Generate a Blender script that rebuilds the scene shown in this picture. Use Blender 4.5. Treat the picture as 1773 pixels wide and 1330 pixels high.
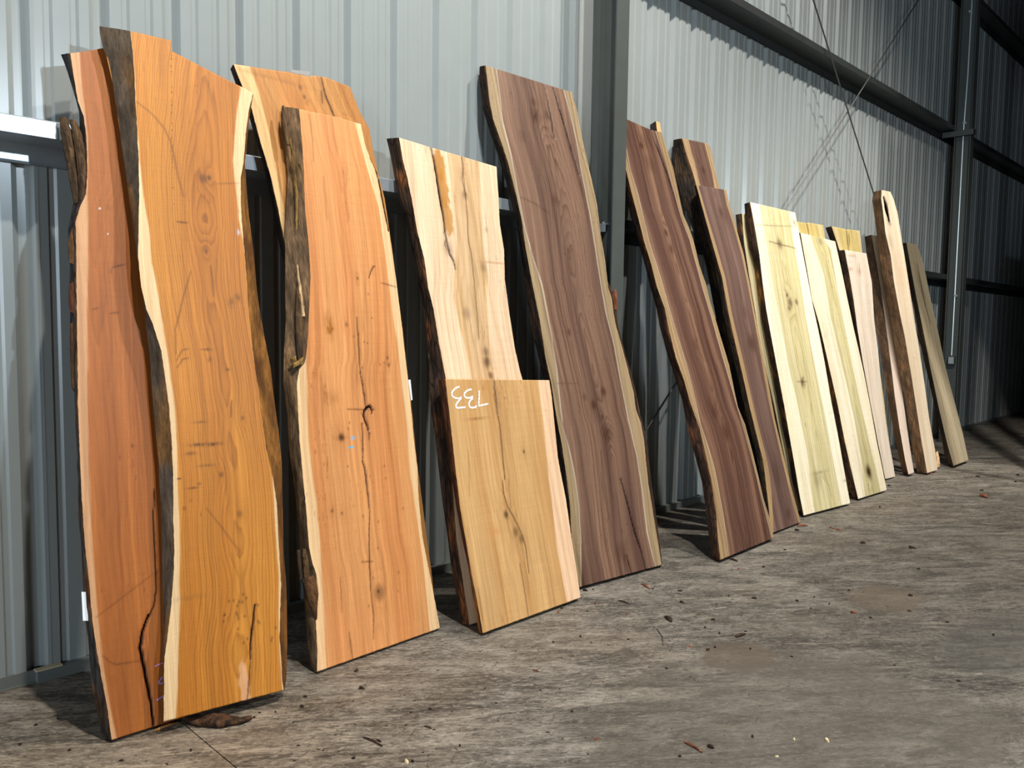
import bpy, math, random
import numpy as np
from mathutils import Matrix, Vector

# ------------------------------------------------------------------ camera, light, exposure
for o in list(bpy.data.objects): bpy.data.objects.remove(o)
scene = bpy.context.scene
COL = scene.collection
scene.view_settings.view_transform = 'Standard'
scene.view_settings.look = 'None'
scene.view_settings.gamma = 1.0
scene.view_settings.use_curve_mapping = False
scene.view_settings.exposure = 0.08

cam_d = bpy.data.cameras.new('camera'); cam = bpy.data.objects.new('camera', cam_d); COL.objects.link(cam)
cam_d.sensor_width = 36.0; cam_d.lens = 28.308
cam_d.clip_start = 0.05; cam_d.clip_end = 200
cam.matrix_world = Matrix(((0.702238, 0.042366, -0.710681, 0.0), (-0.711822, 0.060182, -0.699777, -3.71577),
                           (0.013123, 0.997288, 0.072419, 1.51597), (0, 0, 0, 1)))
scene.camera = cam

world = bpy.data.worlds.new('world'); scene.world = world; world.use_nodes = True
world.node_tree.nodes['Background'].inputs[0].default_value = (0.75, 0.85, 1.0, 1)
world.node_tree.nodes['Background'].inputs[1].default_value = 0.0025

def lamp(name, kind, loc, target, power, color, **kw):
    d = bpy.data.lights.new(name, kind); d.energy = power; d.color = color
    for k, v in kw.items(): setattr(d, k, v)
    o = bpy.data.objects.new(name, d); COL.objects.link(o)
    o.location = loc
    o.rotation_euler = (Vector(target) - Vector(loc)).to_track_quat('-Z', 'Y').to_euler()
    return o
# three high-bay shop lamps in a row with reflectors, one small cool work light lower down, and cool daylight from a bay door far to the left
lamp('high_bay_lamp', 'SPOT', (1.5, -4.1, 8.3), (1.5, -3.8, 0), 1800, (1.0, 0.95, 0.87), spot_size=math.radians(116), spot_blend=0.4, shadow_soft_size=0.12)
lamp('high_bay_lamp', 'SPOT', (5.1, -4.0, 8.3), (5.1, -3.7, 0), 1700, (1.0, 0.95, 0.87), spot_size=math.radians(130), spot_blend=0.45, shadow_soft_size=0.12)
lamp('high_bay_lamp', 'SPOT', (8.7, -4.0, 8.3), (8.7, -3.7, 0), 2050, (1.0, 0.95, 0.87), spot_size=math.radians(90), spot_blend=0.45, shadow_soft_size=0.12)
lamp('work_light', 'POINT', (2.2, -5.2, 3.35), (2, 0, 1), 370, (0.74, 0.88, 1.0), shadow_soft_size=0.07)
lamp('bay_door_daylight', 'AREA', (-12.0, -9.8, 2.4), (3.0, -0.3, 1.4), 690, (0.74, 0.88, 1.0), shape='RECTANGLE', size=3.4, size_y=3.8)
lamp('side_window_daylight', 'AREA', (-7.0, -1.25, 2.9), (2.0, -0.5, 2.2), 110, (0.66, 0.83, 1.0), shape='RECTANGLE', size=1.5, size_y=4.0)

# ------------------------------------------------------------------ small numpy helpers
def srgb(c):
    c = np.asarray(c, float) / 255.0
    return np.where(c <= 0.04045, c / 12.92, ((c + 0.055) / 1.055) ** 2.4)
def sm(a, b, x):
    t = np.clip((x - a) / (b - a + 1e-12), 0, 1); return t * t * (3 - 2 * t)
class Noise:
    def __init__(self, seed):
        self.g = np.random.RandomState(seed).uniform(-1, 1, (257, 257))
    def __call__(self, x, y=0.0):
        x = np.asarray(x, float); y = np.asarray(y, float) + 0 * x; x = x + 0 * y
        xi = np.floor(x).astype(int); yi = np.floor(y).astype(int)
        fx = x - xi; fy = y - yi; fx = fx * fx * (3 - 2 * fx); fy = fy * fy * (3 - 2 * fy)
        a, b, c, d = xi & 255, (xi + 1) & 255, yi & 255, (yi + 1) & 255
        g = self.g
        return (g[a, c] * (1 - fx) + g[b, c] * fx) * (1 - fy) + (g[a, d] * (1 - fx) + g[b, d] * fx) * fy
    def fbm(self, x, y=0.0, o=3):
        r = 0; am = 1.0; t = 0
        for i in range(o):
            r = r + am * self(np.asarray(x) * 2 ** i + 17.3 * i, np.asarray(y) * 2 ** i + 9.1 * i); t += am; am *= 0.5
        return r / t
def resample(ch, n):
    ch = np.asarray(ch, float); d = np.concatenate([[0], np.cumsum(np.linalg.norm(np.diff(ch, axis=0), axis=1))])
    t = np.linspace(0, d[-1], n)
    return np.stack([np.interp(t, d, ch[:, 0]), np.interp(t, d, ch[:, 1])], 1)
def u_of_v(ch, v):
    ch = np.asarray(ch, float); ch = ch[np.argsort(ch[:, 1])]
    return np.interp(v, ch[:, 1], ch[:, 0])

# ------------------------------------------------------------------ object helpers
def obj(name, verts, faces, mat=None, parent=None, smooth=False, attrs=None):
    me = bpy.data.meshes.new(name)
    me.from_pydata([tuple(v) for v in verts], [], [tuple(f) for f in faces]); 
    if smooth: me.polygons.foreach_set('use_smooth', [True] * len(me.polygons))
    if attrs: set_attrs(me, attrs)
    me.update()
    if mat: me.materials.append(mat)
    o = bpy.data.objects.new(name, me); COL.objects.link(o)
    if parent: o.parent = parent
    return o
def set_attrs(me, attrs):
    for k, v in attrs.items():
        v = np.asarray(v, np.float32)
        if v.ndim == 2:
            a = me.attributes.new(k, 'FLOAT_COLOR', 'POINT'); a.data.foreach_set('color', np.ascontiguousarray(v).ravel())
        else:
            a = me.attributes.new(k, 'FLOAT', 'POINT'); a.data.foreach_set('value', np.ascontiguousarray(v))
def npmesh(name, V, Q, mat, parent, smooth_n=0, attrs=None):
    me = bpy.data.meshes.new(name); V = np.asarray(V, np.float32); Q = np.asarray(Q, np.int32)
    me.vertices.add(len(V)); me.vertices.foreach_set('co', V.ravel())
    me.loops.add(Q.size); me.loops.foreach_set('vertex_index', Q.ravel())
    me.polygons.add(len(Q)); me.polygons.foreach_set('loop_start', np.arange(0, Q.size, 4, dtype=np.int32))
    me.polygons.foreach_set('loop_total', np.full(len(Q), 4, np.int32))
    s = np.zeros(len(Q), bool); s[:smooth_n] = True; me.polygons.foreach_set('use_smooth', s)
    if attrs: set_attrs(me, attrs)
    me.update(calc_edges=True)
    me.materials.append(mat)
    o = bpy.data.objects.new(name, me); COL.objects.link(o); o.parent = parent
    return o
def empty(name, loc=(0, 0, 0), mw=None):
    o = bpy.data.objects.new(name, None); COL.objects.link(o); o.empty_display_size = 0.1
    if mw is not None: o.matrix_world = mw
    else: o.location = loc
    return o
def tag(o, label=None, cat=None, group=None, kind=None):
    if label: o['label'] = label
    if cat: o['category'] = cat
    if group: o['group'] = group
    if kind: o['kind'] = kind
    return o
def box(x0, x1, y0, y1, z0, z1):
    v = [(x, y, z) for x in (x0, x1) for y in (y0, y1) for z in (z0, z1)]
    f = [(0, 1, 3, 2), (4, 6, 7, 5), (0, 4, 5, 1), (2, 3, 7, 6), (0, 2, 6, 4), (1, 5, 7, 3)]
    return v, f
def joinb(*parts):
    V, F = [], []
    for v, f in parts:
        n = len(V); V += list(v); F += [tuple(i + n for i in q) for q in f]
    return V, F
def tube(pts, r, n=8, cap=True):
    pts = [Vector(p) for p in pts]; V, F = [], []
    for i, p in enumerate(pts):
        d = (pts[min(i + 1, len(pts) - 1)] - pts[max(i - 1, 0)]).normalized()
        a = d.orthogonal().normalized(); b = d.cross(a)
        rr = r[i] if isinstance(r, (list, tuple)) else r
        for k in range(n):
            t = 2 * math.pi * k / n; V.append(p + (a * math.cos(t) + b * math.sin(t)) * rr)
    for i in range(len(pts) - 1):
        for k in range(n):
            F.append((i * n + k, i * n + (k + 1) % n, (i + 1) * n + (k + 1) % n, (i + 1) * n + k))
    if cap: F += [tuple(range(n))[::-1], tuple(range((len(pts) - 1) * n, len(pts) * n))]
    return V, F

# ------------------------------------------------------------------ materials
class NT:
    def __init__(self, name):
        self.m = bpy.data.materials.new(name); self.m.use_nodes = True; self.t = self.m.node_tree
        self.p = self.t.nodes['Principled BSDF']
    def n(self, typ, **kw):
        nd = self.t.nodes.new(typ)
        for k, v in kw.items(): setattr(nd, k, v)
        return nd
    def l(self, a, b): self.t.links.new(a, b)
    def val(self, sock, v):
        if hasattr(v, 'is_linked') or isinstance(v, bpy.types.NodeSocket): self.l(v, sock)
        else: sock.default_value = v
    def math(self, op, a, b=0.0, clamp=False):
        nd = self.n('ShaderNodeMath', operation=op, use_clamp=clamp); self.val(nd.inputs[0], a); self.val(nd.inputs[1], b); return nd.outputs[0]
    def mix(self, f, a, b, mode='MIX'):
        nd = self.n('ShaderNodeMix', data_type='RGBA', blend_type=mode)
        self.val(nd.inputs[0], f); self.val(nd.inputs[6], a); self.val(nd.inputs[7], b); return nd.outputs[2]
    def noise(self, vec, scale, detail=3.0, rough=0.55, dist=0.0):
        nd = self.n('ShaderNodeTexNoise'); self.l(vec, nd.inputs['Vector'])
        nd.inputs['Scale'].default_value = scale; nd.inputs['Detail'].default_value = detail
        nd.inputs['Roughness'].default_value = rough; nd.inputs['Distortion'].default_value = dist
        return nd.outputs['Fac']
    def mapv(self, vec, scale=(1, 1, 1), rot=(0, 0, 0), loc=(0, 0, 0)):
        nd = self.n('ShaderNodeMapping'); self.l(vec, nd.inputs[0]); nd.inputs['Scale'].default_value = scale
        nd.inputs['Rotation'].default_value = rot; nd.inputs['Location'].default_value = loc; return nd.outputs[0]
    def ramp(self, f, a, b, c0=0.0, c1=1.0):
        nd = self.n('ShaderNodeMapRange', clamp=True); self.val(nd.inputs[0], f)
        nd.inputs[1].default_value = a; nd.inputs[2].default_value = b; nd.inputs[3].default_value = c0; nd.inputs[4].default_value = c1
        return nd.outputs[0]
    def bump(self, h, strength, dist=0.005):
        nd = self.n('ShaderNodeBump'); self.l(h, nd.inputs['Height']); nd.inputs['Strength'].default_value = strength
        nd.inputs['Distance'].default_value = dist; self.l(nd.outputs[0], self.p.inputs['Normal'])
    def obj(self): return self.n('ShaderNodeTexCoord').outputs['Object']
    def geo(self): return self.n('ShaderNodeNewGeometry').outputs['Position']
    def attr(self, name): 
        return self.n('ShaderNodeAttribute', attribute_name=name)
def L(c, a=1.0): return tuple(float(x) for x in srgb(c)) + (a,)
def simple(name, c, rough=0.6, metal=0.0, var=0.12, scale=30, bump=0.0, spec=0.5):
    t = NT(name); v = t.obj(); nz = t.noise(v, scale, 4)
    k = tuple(x * (1 - var) for x in L(c)[:3]) + (1,); h = tuple(min(1, x * (1 + var)) for x in L(c)[:3]) + (1,)
    t.l(t.mix(nz, k, h), t.p.inputs['Base Color']); t.p.inputs['Roughness'].default_value = rough
    t.p.inputs['Metallic'].default_value = metal; t.p.inputs['Specular IOR Level'].default_value = spec
    if bump: t.bump(nz, bump)
    return t.m
def wood_material():
    t = NT('sawn_wood'); v = t.obj()
    col = t.attr('Col').outputs['Color']; ring = t.attr('ring').outputs['Fac']; rs = t.attr('rs').outputs['Fac']
    wob = t.noise(t.mapv(v, (38, 38, 2.2)), 1.0, 4)
    r = t.math('ADD', ring, t.math('MULTIPLY', t.math('SUBTRACT', wob, 0.5), 0.8))
    fr = t.math('FRACT', r)
    prof = t.math('POWER', fr, 2.2)                      # slow rise to dark latewood, sharp fall
    edge = t.ramp(fr, 0.90, 1.0, 1.0, 0.0)
    prof = t.math('MULTIPLY', prof, edge)
    wn = t.n('ShaderNodeTexWhiteNoise', noise_dimensions='1D'); t.l(t.math('FLOOR', r), wn.inputs['W'])   # some rings darker than others
    prof = t.math('MULTIPLY', prof, t.ramp(wn.outputs['Value'], 0.0, 1.0, 0.25, 1.25))
    fine = t.noise(t.mapv(v, (420, 420, 5)), 1.0, 3, 0.7)
    med = t.noise(t.mapv(v, (60, 60, 1.4)), 1.0, 4, 0.6)
    saw = t.noise(t.mapv(v, (3, 3, 260)), 1.0, 2, 0.5)
    f1 = t.math('MULTIPLY', prof, rs)
    dark = t.math('SUBTRACT', 1.0, f1)
    dark = t.math('MULTIPLY', dark, t.ramp(fine, 0.25, 0.75, 0.80, 1.12))
    dark = t.math('MULTIPLY', dark, t.ramp(med, 0.3, 0.7, 0.87, 1.08))
    dark = t.math('MULTIPLY', dark, t.ramp(saw, 0.3, 0.7, 0.97, 1.03))
    pores = t.ramp(t.noise(t.mapv(v, (420, 420, 14)), 1.0, 1, 0.5), 0.66, 0.76, 0.0, 1.0)
    dark = t.math('MULTIPLY', dark, t.math('SUBTRACT', 1.0, t.math('MULTIPLY', pores, t.math('MULTIPLY', rs, 0.8))))
    hsv = t.n('ShaderNodeCombineColor'); 
    d2 = t.math('POWER', dark, 1.15); d3 = t.math('POWER', dark, 1.35)
    t.l(dark, hsv.inputs[0]); t.l(d2, hsv.inputs[1]); t.l(d3, hsv.inputs[2])
    t.l(t.mix(1.0, col, hsv.outputs[0], 'MULTIPLY'), t.p.inputs['Base Color'])
    bw = t.n('ShaderNodeRGBToBW'); t.l(col, bw.inputs[0])
    t.l(t.ramp(bw.outputs[0], 0.008, 0.08, 0.0, 0.35), t.p.inputs['Specular IOR Level'])      # open cracks have no sheen
    t.p.inputs['Roughness'].default_value = 0.5
    t.bump(t.math('ADD', fine, saw), 0.12, 0.002)
    return t.m
def bark_material():
    t = NT('bark'); v = t.obj(); col = t.attr('Col').outputs['Color']; ro = t.attr('rs').outputs['Fac']
    a = t.noise(t.mapv(v, (90, 90, 22)), 1.0, 5, 0.65, 0.6); b = t.noise(t.mapv(v, (28, 28, 7)), 1.0, 4, 0.6)
    vo = t.n('ShaderNodeTexVoronoi', feature='DISTANCE_TO_EDGE'); t.l(t.mapv(v, (46, 46, 6)), vo.inputs['Vector']); vo.inputs['Scale'].default_value = 1.0
    cr = t.ramp(vo.outputs['Distance'], 0.0, 0.16, 0.25, 1.0)
    crm = t.math('SUBTRACT', 1.0, t.math('MULTIPLY', t.math('SUBTRACT', 1.0, cr), ro))
    m = t.math('MULTIPLY', t.ramp(a, 0.25, 0.75, 0.45, 1.45), t.ramp(b, 0.25, 0.75, 0.6, 1.4))
    m = t.math('MULTIPLY', m, crm)
    cc = t.n('ShaderNodeCombineColor')
    for i in range(3): t.l(m, cc.inputs[i])
    t.l(t.mix(1.0, col, cc.outputs[0], 'MULTIPLY'), t.p.inputs['Base Color'])
    t.p.inputs['Roughness'].default_value = 0.85; t.p.inputs['Specular IOR Level'].default_value = 0.25
    t.bump(t.math('ADD', t.math('MULTIPLY', a, 0.6), t.math('MULTIPLY', crm, 0.5)), 0.7, 0.008)
    return t.m
def concrete_material():
    t = NT('worn_concrete'); v = t.geo()
    def dirn(a, sc, loc=(0, 0, 0)): return t.mapv(t.mapv(v, (1, 1, 1), (0, 0, a)), sc, (0, 0, 0), loc)
    big = t.noise(t.mapv(v, (0.7, 1.1, 1)), 1.0, 4, 0.6, 0.8)
    mid = t.noise(dirn(0.70, (2.2, 8.0, 1)), 1.0, 9, 0.74, 1.1)
    blot = t.noise(dirn(0.55, (4, 9, 1), (4, 1, 0)), 1.0, 7, 0.7, 0.9)
    fin = t.noise(dirn(0.70, (30, 75, 1)), 1.0, 6, 0.78, 0.8)
    spk = t.noise(dirn(0.70, (120, 220, 1)), 1.0, 3, 0.7)
    c = t.mix(t.ramp(mid, 0.40, 0.61), L((68, 64, 58)), L((152, 145, 134)))
    c = t.mix(t.math('MULTIPLY', t.ramp(blot, 0.50, 0.62), 0.6), c, L((78, 73, 67)))
    c = t.mix(t.math('MULTIPLY', t.ramp(big, 0.45, 0.65), 0.5), c, L((88, 82, 75)))
    c = t.mix(t.ramp(fin, 0.52, 0.62, 0.0, 0.55), c, L((176, 168, 154)))
    c = t.mix(t.ramp(fin, 0.38, 0.47, 0.7, 0.0), c, L((50, 45, 40)))
    c = t.mix(t.ramp(spk, 0.58, 0.70, 0.0, 0.5), c, L((46, 42, 38)))
    tint = t.noise(t.mapv(v, (0.9, 1.3, 1), (0, 0, 0), (3, 7, 0)), 1.0, 3, 0.6, 0.5)
    c = t.mix(t.ramp(tint, 0.50, 0.75, 0.0, 0.28), c, L((132, 114, 94)))
    # scraped pale streaks and hairline scuffs
    st = t.noise(dirn(0.62, (2.6, 30, 1)), 1.0, 6, 0.7, 1.2)
    c = t.mix(t.ramp(st, 0.575, 0.66, 0.0, 0.6), c, L((172, 165, 152)))
    st2 = t.noise(dirn(-0.4, (7, 30, 1)), 1.0, 7, 0.75, 2.4)
    c = t.mix(t.ramp(st2, 0.59, 0.64, 0.0, 0.7), c, L((44, 40, 36)))
    # dried spills (their own outlines) and darkening painted in to dim the lamp pool
    sep = t.n('ShaderNodeSeparateXYZ'); t.l(v, sep.inputs[0])
    edge_n = t.math('MULTIPLY', t.math('SUBTRACT', t.noise(t.mapv(v, (5, 7, 1)), 1.0, 5, 0.6), 0.5), 0.9)
    for (cx, cy, rx, ry, colr, al, sf) in STAINS_AND_SHADE:
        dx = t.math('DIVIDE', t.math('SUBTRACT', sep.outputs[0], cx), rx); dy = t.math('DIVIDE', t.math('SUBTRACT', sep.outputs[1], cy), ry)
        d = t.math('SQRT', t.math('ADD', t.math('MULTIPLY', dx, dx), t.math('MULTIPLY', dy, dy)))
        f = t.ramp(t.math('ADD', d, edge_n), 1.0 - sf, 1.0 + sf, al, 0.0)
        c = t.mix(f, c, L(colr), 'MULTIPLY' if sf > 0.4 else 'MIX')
    t.l(c, t.p.inputs['Base Color'])
    t.l(t.ramp(mid, 0.3, 0.7, 0.62, 0.82), t.p.inputs['Roughness']); t.p.inputs['Specular IOR Level'].default_value = 0.3
    t.bump(t.math('ADD', t.math('MULTIPLY', fin, 0.7), t.math('MULTIPLY', mid, 0.6)), 0.35, 0.006)
    return t.m
STAINS_AND_SHADE = [(0.75, -1.05, 1.1, 0.8, (255, 232, 206), 0.6, 0.5), (6.0, -2.9, 4.4, 1.9, (150, 149, 147), 0.88, 0.45), (3.34, -1.93, 0.20, 0.15, (76, 66, 54), 0.7, 0.07), (4.68, -2.10, 0.26, 0.19, (78, 68, 55), 0.6, 0.1),  # first entry tints tan; second is painted shade across the lamp-lit floor
          (2.75, -2.50, 0.95, 0.72, (78, 72, 64), 0.5, 0.12), (4.4, -2.72, 0.5, 0.2, (56, 54, 50), 0.5, 0.12)]   # x, y, radii, colour, strength, edge softness
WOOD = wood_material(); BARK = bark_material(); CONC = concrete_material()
PANEL = simple('painted_panel_steel', (150, 156, 155), 0.28, 0.0, 0.05, 6)
GALV = simple('galvanised_steel', (176, 184, 190), 0.35, 0.55, 0.12, 18)
PRIMER = simple('grey_primer_steel', (74, 79, 76), 0.55, 0.0, 0.12, 9)
DARKST = simple('dark_girt_steel', (70, 74, 74), 0.4, 0.35, 0.2, 14)
PAPER = simple('white_paper', (236, 240, 242), 0.7, 0, 0.03)
GREYTAG = simple('grey_paper', (150, 148, 145), 0.8, 0, 0.03)
INK = simple('blue_ink', (70, 100, 190), 0.7)
CHALKW = simple('white_chalk', (245, 243, 238), 0.9)
CHALKP = simple('purple_chalk', (196, 150, 210), 0.9)
ROD = simple('steel_rod', (88, 90, 88), 0.45, 0.5)
CONDUIT = simple('conduit_zinc', (205, 212, 212), 0.35, 0.5)
BLACKJ = simple('joint_dirt', (22, 20, 18), 0.95)
TRIM = simple('base_trim_steel', (120, 124, 120), 0.5, 0.2, 0.15, 12)

# ------------------------------------------------------------------ floor: concrete slabs parted by saw cuts
floor = empty('floor'); tag(floor, kind='structure')
XJ, YJ, G = 1.235, -0.104, 0.004
def slabpiece(x0, x1, y0, y1, z=0.0):
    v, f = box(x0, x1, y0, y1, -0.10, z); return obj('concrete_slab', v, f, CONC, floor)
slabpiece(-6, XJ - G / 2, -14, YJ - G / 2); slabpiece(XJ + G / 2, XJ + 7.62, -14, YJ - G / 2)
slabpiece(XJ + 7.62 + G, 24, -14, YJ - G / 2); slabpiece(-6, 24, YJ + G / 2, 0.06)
v, f = box(-6, 24, -14, 0.06, -0.14, -0.03); obj('subbase', v, f, BLACKJ, floor)

# ------------------------------------------------------------------ back wall: ribbed steel panels 0.914 m wide
wall = empty('wall_back'); tag(wall, kind='structure')
X0, PITCH, WTOP = 0.9954, 0.3048, 7.6
prof = []          # (x, y) over one pitch, y>0 is away from the room
for a, b in ((0.0, 0.0), (0.047, 0.0), (0.053, 0.007), (0.073, 0.007), (0.084, 0.0), (0.147, 0.0), (0.153, 0.007), (0.173, 0.007), (0.184, 0.0),
             (0.2225, 0.0), (0.2495, 0.032), (0.279, 0.032)): prof.append((a, b))
pts = [(k * PITCH + a, b) for k in range(3) for a, b in prof] + [(3 * PITCH, 0.0), (3 * PITCH + 0.014, -0.0012)]
V, F = [], []
for z in (0.05, 2.2, WTOP):
    V += [(a, b, z) for a, b in pts]
n = len(pts)
for r in range(2):
    F += [(r * n + i, r * n + i + 1, (r + 1) * n + i + 1, (r + 1) * n + i) for i in range(n - 1)]
p0 = obj('wall_panel', V, F, PANEL, wall)
p0.location = (X0 - 5 * 3 * PITCH, 0, 0)
for k in range(1, 27):
    c = p0.copy(); COL.objects.link(c); c.parent = wall; c.location = (X0 + (k - 5) * 3 * PITCH, 0, 0)

# base trim
bt = empty('baseboard_back'); tag(bt, kind='structure')
v, f = joinb(box(-4, 0.945, -0.004, 0.002, 0.0, 0.052), box(-4, 0.945, -0.012, 0.002, 0.0, 0.003)); obj('base_angle', v, f, TRIM, bt)
v, f = box(0.945, 23, -0.034, 0.002, 0.0, 0.050); obj('base_angle', v, f, TRIM, bt)
v, f = box(0.94, 1.04, -0.036, -0.002, 0.0505, 0.056)
obj('trim_cap', v, f, simple('cream_wood', (222, 200, 160), 0.6), bt)

# ------------------------------------------------------------------ steel columns (I sections) with their parts
def column(name, xc, label, mat, y0=-0.2, y1=-0.4, w=0.132, clips=()):
    r = empty(name, (xc, y0, 0)); tag(r, label, 'column', 'steel wall columns')
    def part(nm, b, m=mat):
        v, f = b; return obj(nm, [(p[0], p[1] - y0, p[2]) for p in v], f, m, r)
    part('outer_flange', box(-w / 2, w / 2, y0 - 0.010, y0, 0.012, WTOP)); part('inner_flange', box(-w / 2, w / 2, y1, y1 + 0.010, 0.012, WTOP))
    part('web', box(-0.004, 0.004, y1 + 0.010, y0 - 0.010, 0.012, WTOP)); part('base_plate', box(-0.10, 0.10, y1 - 0.02, y0 + 0.02, 0.0, 0.012))
    for z, m in clips:
        part('girt_clip', joinb(box(-0.058, -0.005, y0 - 0.13, y0 - 0.06, z, z + 0.006), box(-0.058, -0.050, y0 - 0.13, y0 - 0.06, z - 0.05, z)), m)
        v, f = tube([(-0.03, -0.095, z - 0.025), (-0.03, -0.095, z + 0.02)], 0.009, 6); obj('bolt', v, f, GALV, r)
    return r
COL1, COL2 = 4.361, 11.985
column('steel_post', COL1, 'grey steel column standing between the two walnut slabs', PRIMER, clips=((2.20, GALV),))
c2 = column('steel_post', COL2, 'dark steel column at the far right carrying a thin conduit', PRIMER, clips=())
column('steel_post', COL2 + 7.62, 'steel column farther along the wall beyond the right edge', PRIMER)
column('steel_post', COL1 - 7.62, 'steel column on the near end of the wall left of the picture', PRIMER)
v, f = joinb(box(-0.10, -0.006, -0.245, 0.14, 4.165, 4.171), box(-0.10, -0.094, -0.245, 0.14, 4.10, 4.165), box(-0.10, -0.006, -0.245, -0.239, 4.10, 4.165)); obj('girt_clip', v, f, PRIMER, c2)
# electrical conduit and switch box fixed on the far column
r = empty('electrical_conduit', (COL2 - 0.016, -0.293, 1.19)); tag(r, 'thin bright metal conduit running down the far dark column', 'conduit')
def rel(b, o): return [tuple(Vector(p) - o.location) for p in b[0]], b[1]
xk = COL2 - 0.016
v, f = rel(tube([(xk, -0.317, WTOP - 0.1), (xk, -0.31, 4.9), (xk, -0.294, 4.2), (xk, -0.292, 1.19)], 0.0105, 8), r); obj('pipe', v, f, CONDUIT, r)
for z in (5.70, 4.26, 1.98):
    v, f = rel(joinb(box(xk - 0.018, xk + 0.012, -0.325, -0.285, z, z + 0.03)), r); obj('pipe_clip', v, f, CONDUIT, r)
v, f = rel(box(xk - 0.05, xk + 0.012, -0.345, -0.262, 1.07, 1.18), r); sb = obj('switch_box', v, f, PRIMER, r)
v, f = rel(box(xk - 0.056, xk - 0.05, -0.335, -0.272, 1.08, 1.17), r); obj('cover_plate', v, f, CONDUIT, sb)

# ------------------------------------------------------------------ wall girts (Z sections), one per bay and height
def girt(x0, x1, ztop, mat, label, grp):
    zw = ztop - 0.068
    p = [(-0.012, zw - 0.080), (-0.0025, zw - 0.068), (-0.0025, zw), (-0.200, zw), (-0.200, ztop - 0.006), (-0.190, ztop)]
    n = len(p); th = 0.0025
    V = []
    for x in (x0, x1):
        V += [(x, a, b) for a, b in p] + [(x, a + th * (1 if i >= 3 else -1) * (0 if i == 2 else 1), b + (th if 2 <= i <= 3 else 0)) for i, (a, b) in enumerate(p)]
    F = []
    for i in range(n - 1):
        F += [(i, i + 1, 2 * n + i + 1, 2 * n + i), (n + i + 1, n + i, 3 * n + i, 3 * n + i + 1)]
    c = Vector(((x0 + x1) / 2, -0.1, zw))
    o = obj('wall_girt', [tuple(Vector(q) - c) for q in V], F, mat); o.location = c
    tag(o, label, 'girt', grp); return o
for (x0, x1, nm, m1) in ((COL1 - 7.62, COL1, 'left', GALV), (COL1, COL2, 'middle', DARKST), (COL2, COL2 + 7.62, 'right', DARKST)):  # middle lower girt takes the dark steel to paint in the slabs' shadow
    girt(x0 + 0.006, x1 - 0.006, 2.285, m1, {'left': 'bright galvanised lower girt behind the cherry and maple slabs', 'middle': 'lower girt behind the poplar slabs between the two columns', 'right': 'lower girt in the dark bay right of the far column'}[nm], 'lower wall girts')
    girt(x0 + 0.006, x1 - 0.006, 4.255, DARKST, {'left': 'upper girt of the left bay above the cherry slabs', 'middle': 'dark upper girt crossed by the brace rods', 'right': 'dark upper girt right of the far column'}[nm], 'upper wall girts')
    girt(x0 + 0.006, x1 - 0.006, 6.15, DARKST, {'left': 'topmost girt of the left bay', 'middle': 'topmost girt above the brace rods', 'right': 'black topmost girt in the right upper corner'}[nm], 'topmost wall girts')

# brace rods crossing the middle bay
def rod(x0, z0, x1, z1, y, label):
    a = Vector((x0, y, z0)); b = Vector((x1, y, z1)); v, f = tube([a - a, b - a], 0.0075, 6)
    o = obj('brace_rod', v, f, ROD); o.location = a; tag(o, label, 'rod', 'crossed brace rods')
rod(COL1 + 0.06, 0.240, COL2 - 0.06, 6.849, -0.219, 'thin steel brace rod rising to the right toward the far column')
rod(COL2 - 0.06, 0.370, COL1 + 0.06, 7.496, -0.236, 'thin steel brace rod falling to the right behind the thick bark slab')

# unseen rack added right of the frame to block light from the far bay
lr = empty('blocker_rack', (12.6, -2.62, 0)); tag(lr, 'added light-blocking rack with packs of boards, right of the picture', 'rack')
for sx in (-3.25, -2.5, -1.5, 1.2, 4.0):
    for sy in (-0.55, 0.55):
        v, f = box(sx - 0.05, sx + 0.05, sy - 0.05, sy + 0.05, 0, 6.6); obj('upright', v, f, DARKST, lr)
BLOCKER = simple('blocker_lumber', (150, 116, 78), 0.7)
for k, z in enumerate((0.05, 1.05, 2.05, 3.05, 4.05, 5.05, 6.0)):
    x0 = -3.25 if k >= 5 else (-2.45 if k < 3 else -1.45)
    v, f = joinb(box(x0, 3.95, -0.55, -0.45, z, z + 0.12), box(x0, 3.95, 0.5, 0.6, z, z + 0.12)); obj('beam', v, f, DARKST, lr)
    if k == 6: continue
    parts = [box(x0, 3.9, -0.55 + 0.19 * a, -0.55 + 0.19 * a + 0.185, z + 0.12 + 0.085 * b, z + 0.12 + 0.085 * b + 0.083) for a in range(6) for b in range(10)]
    v, f = joinb(*parts); obj('blocker_pack', v, f, BLOCKER, lr)

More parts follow.
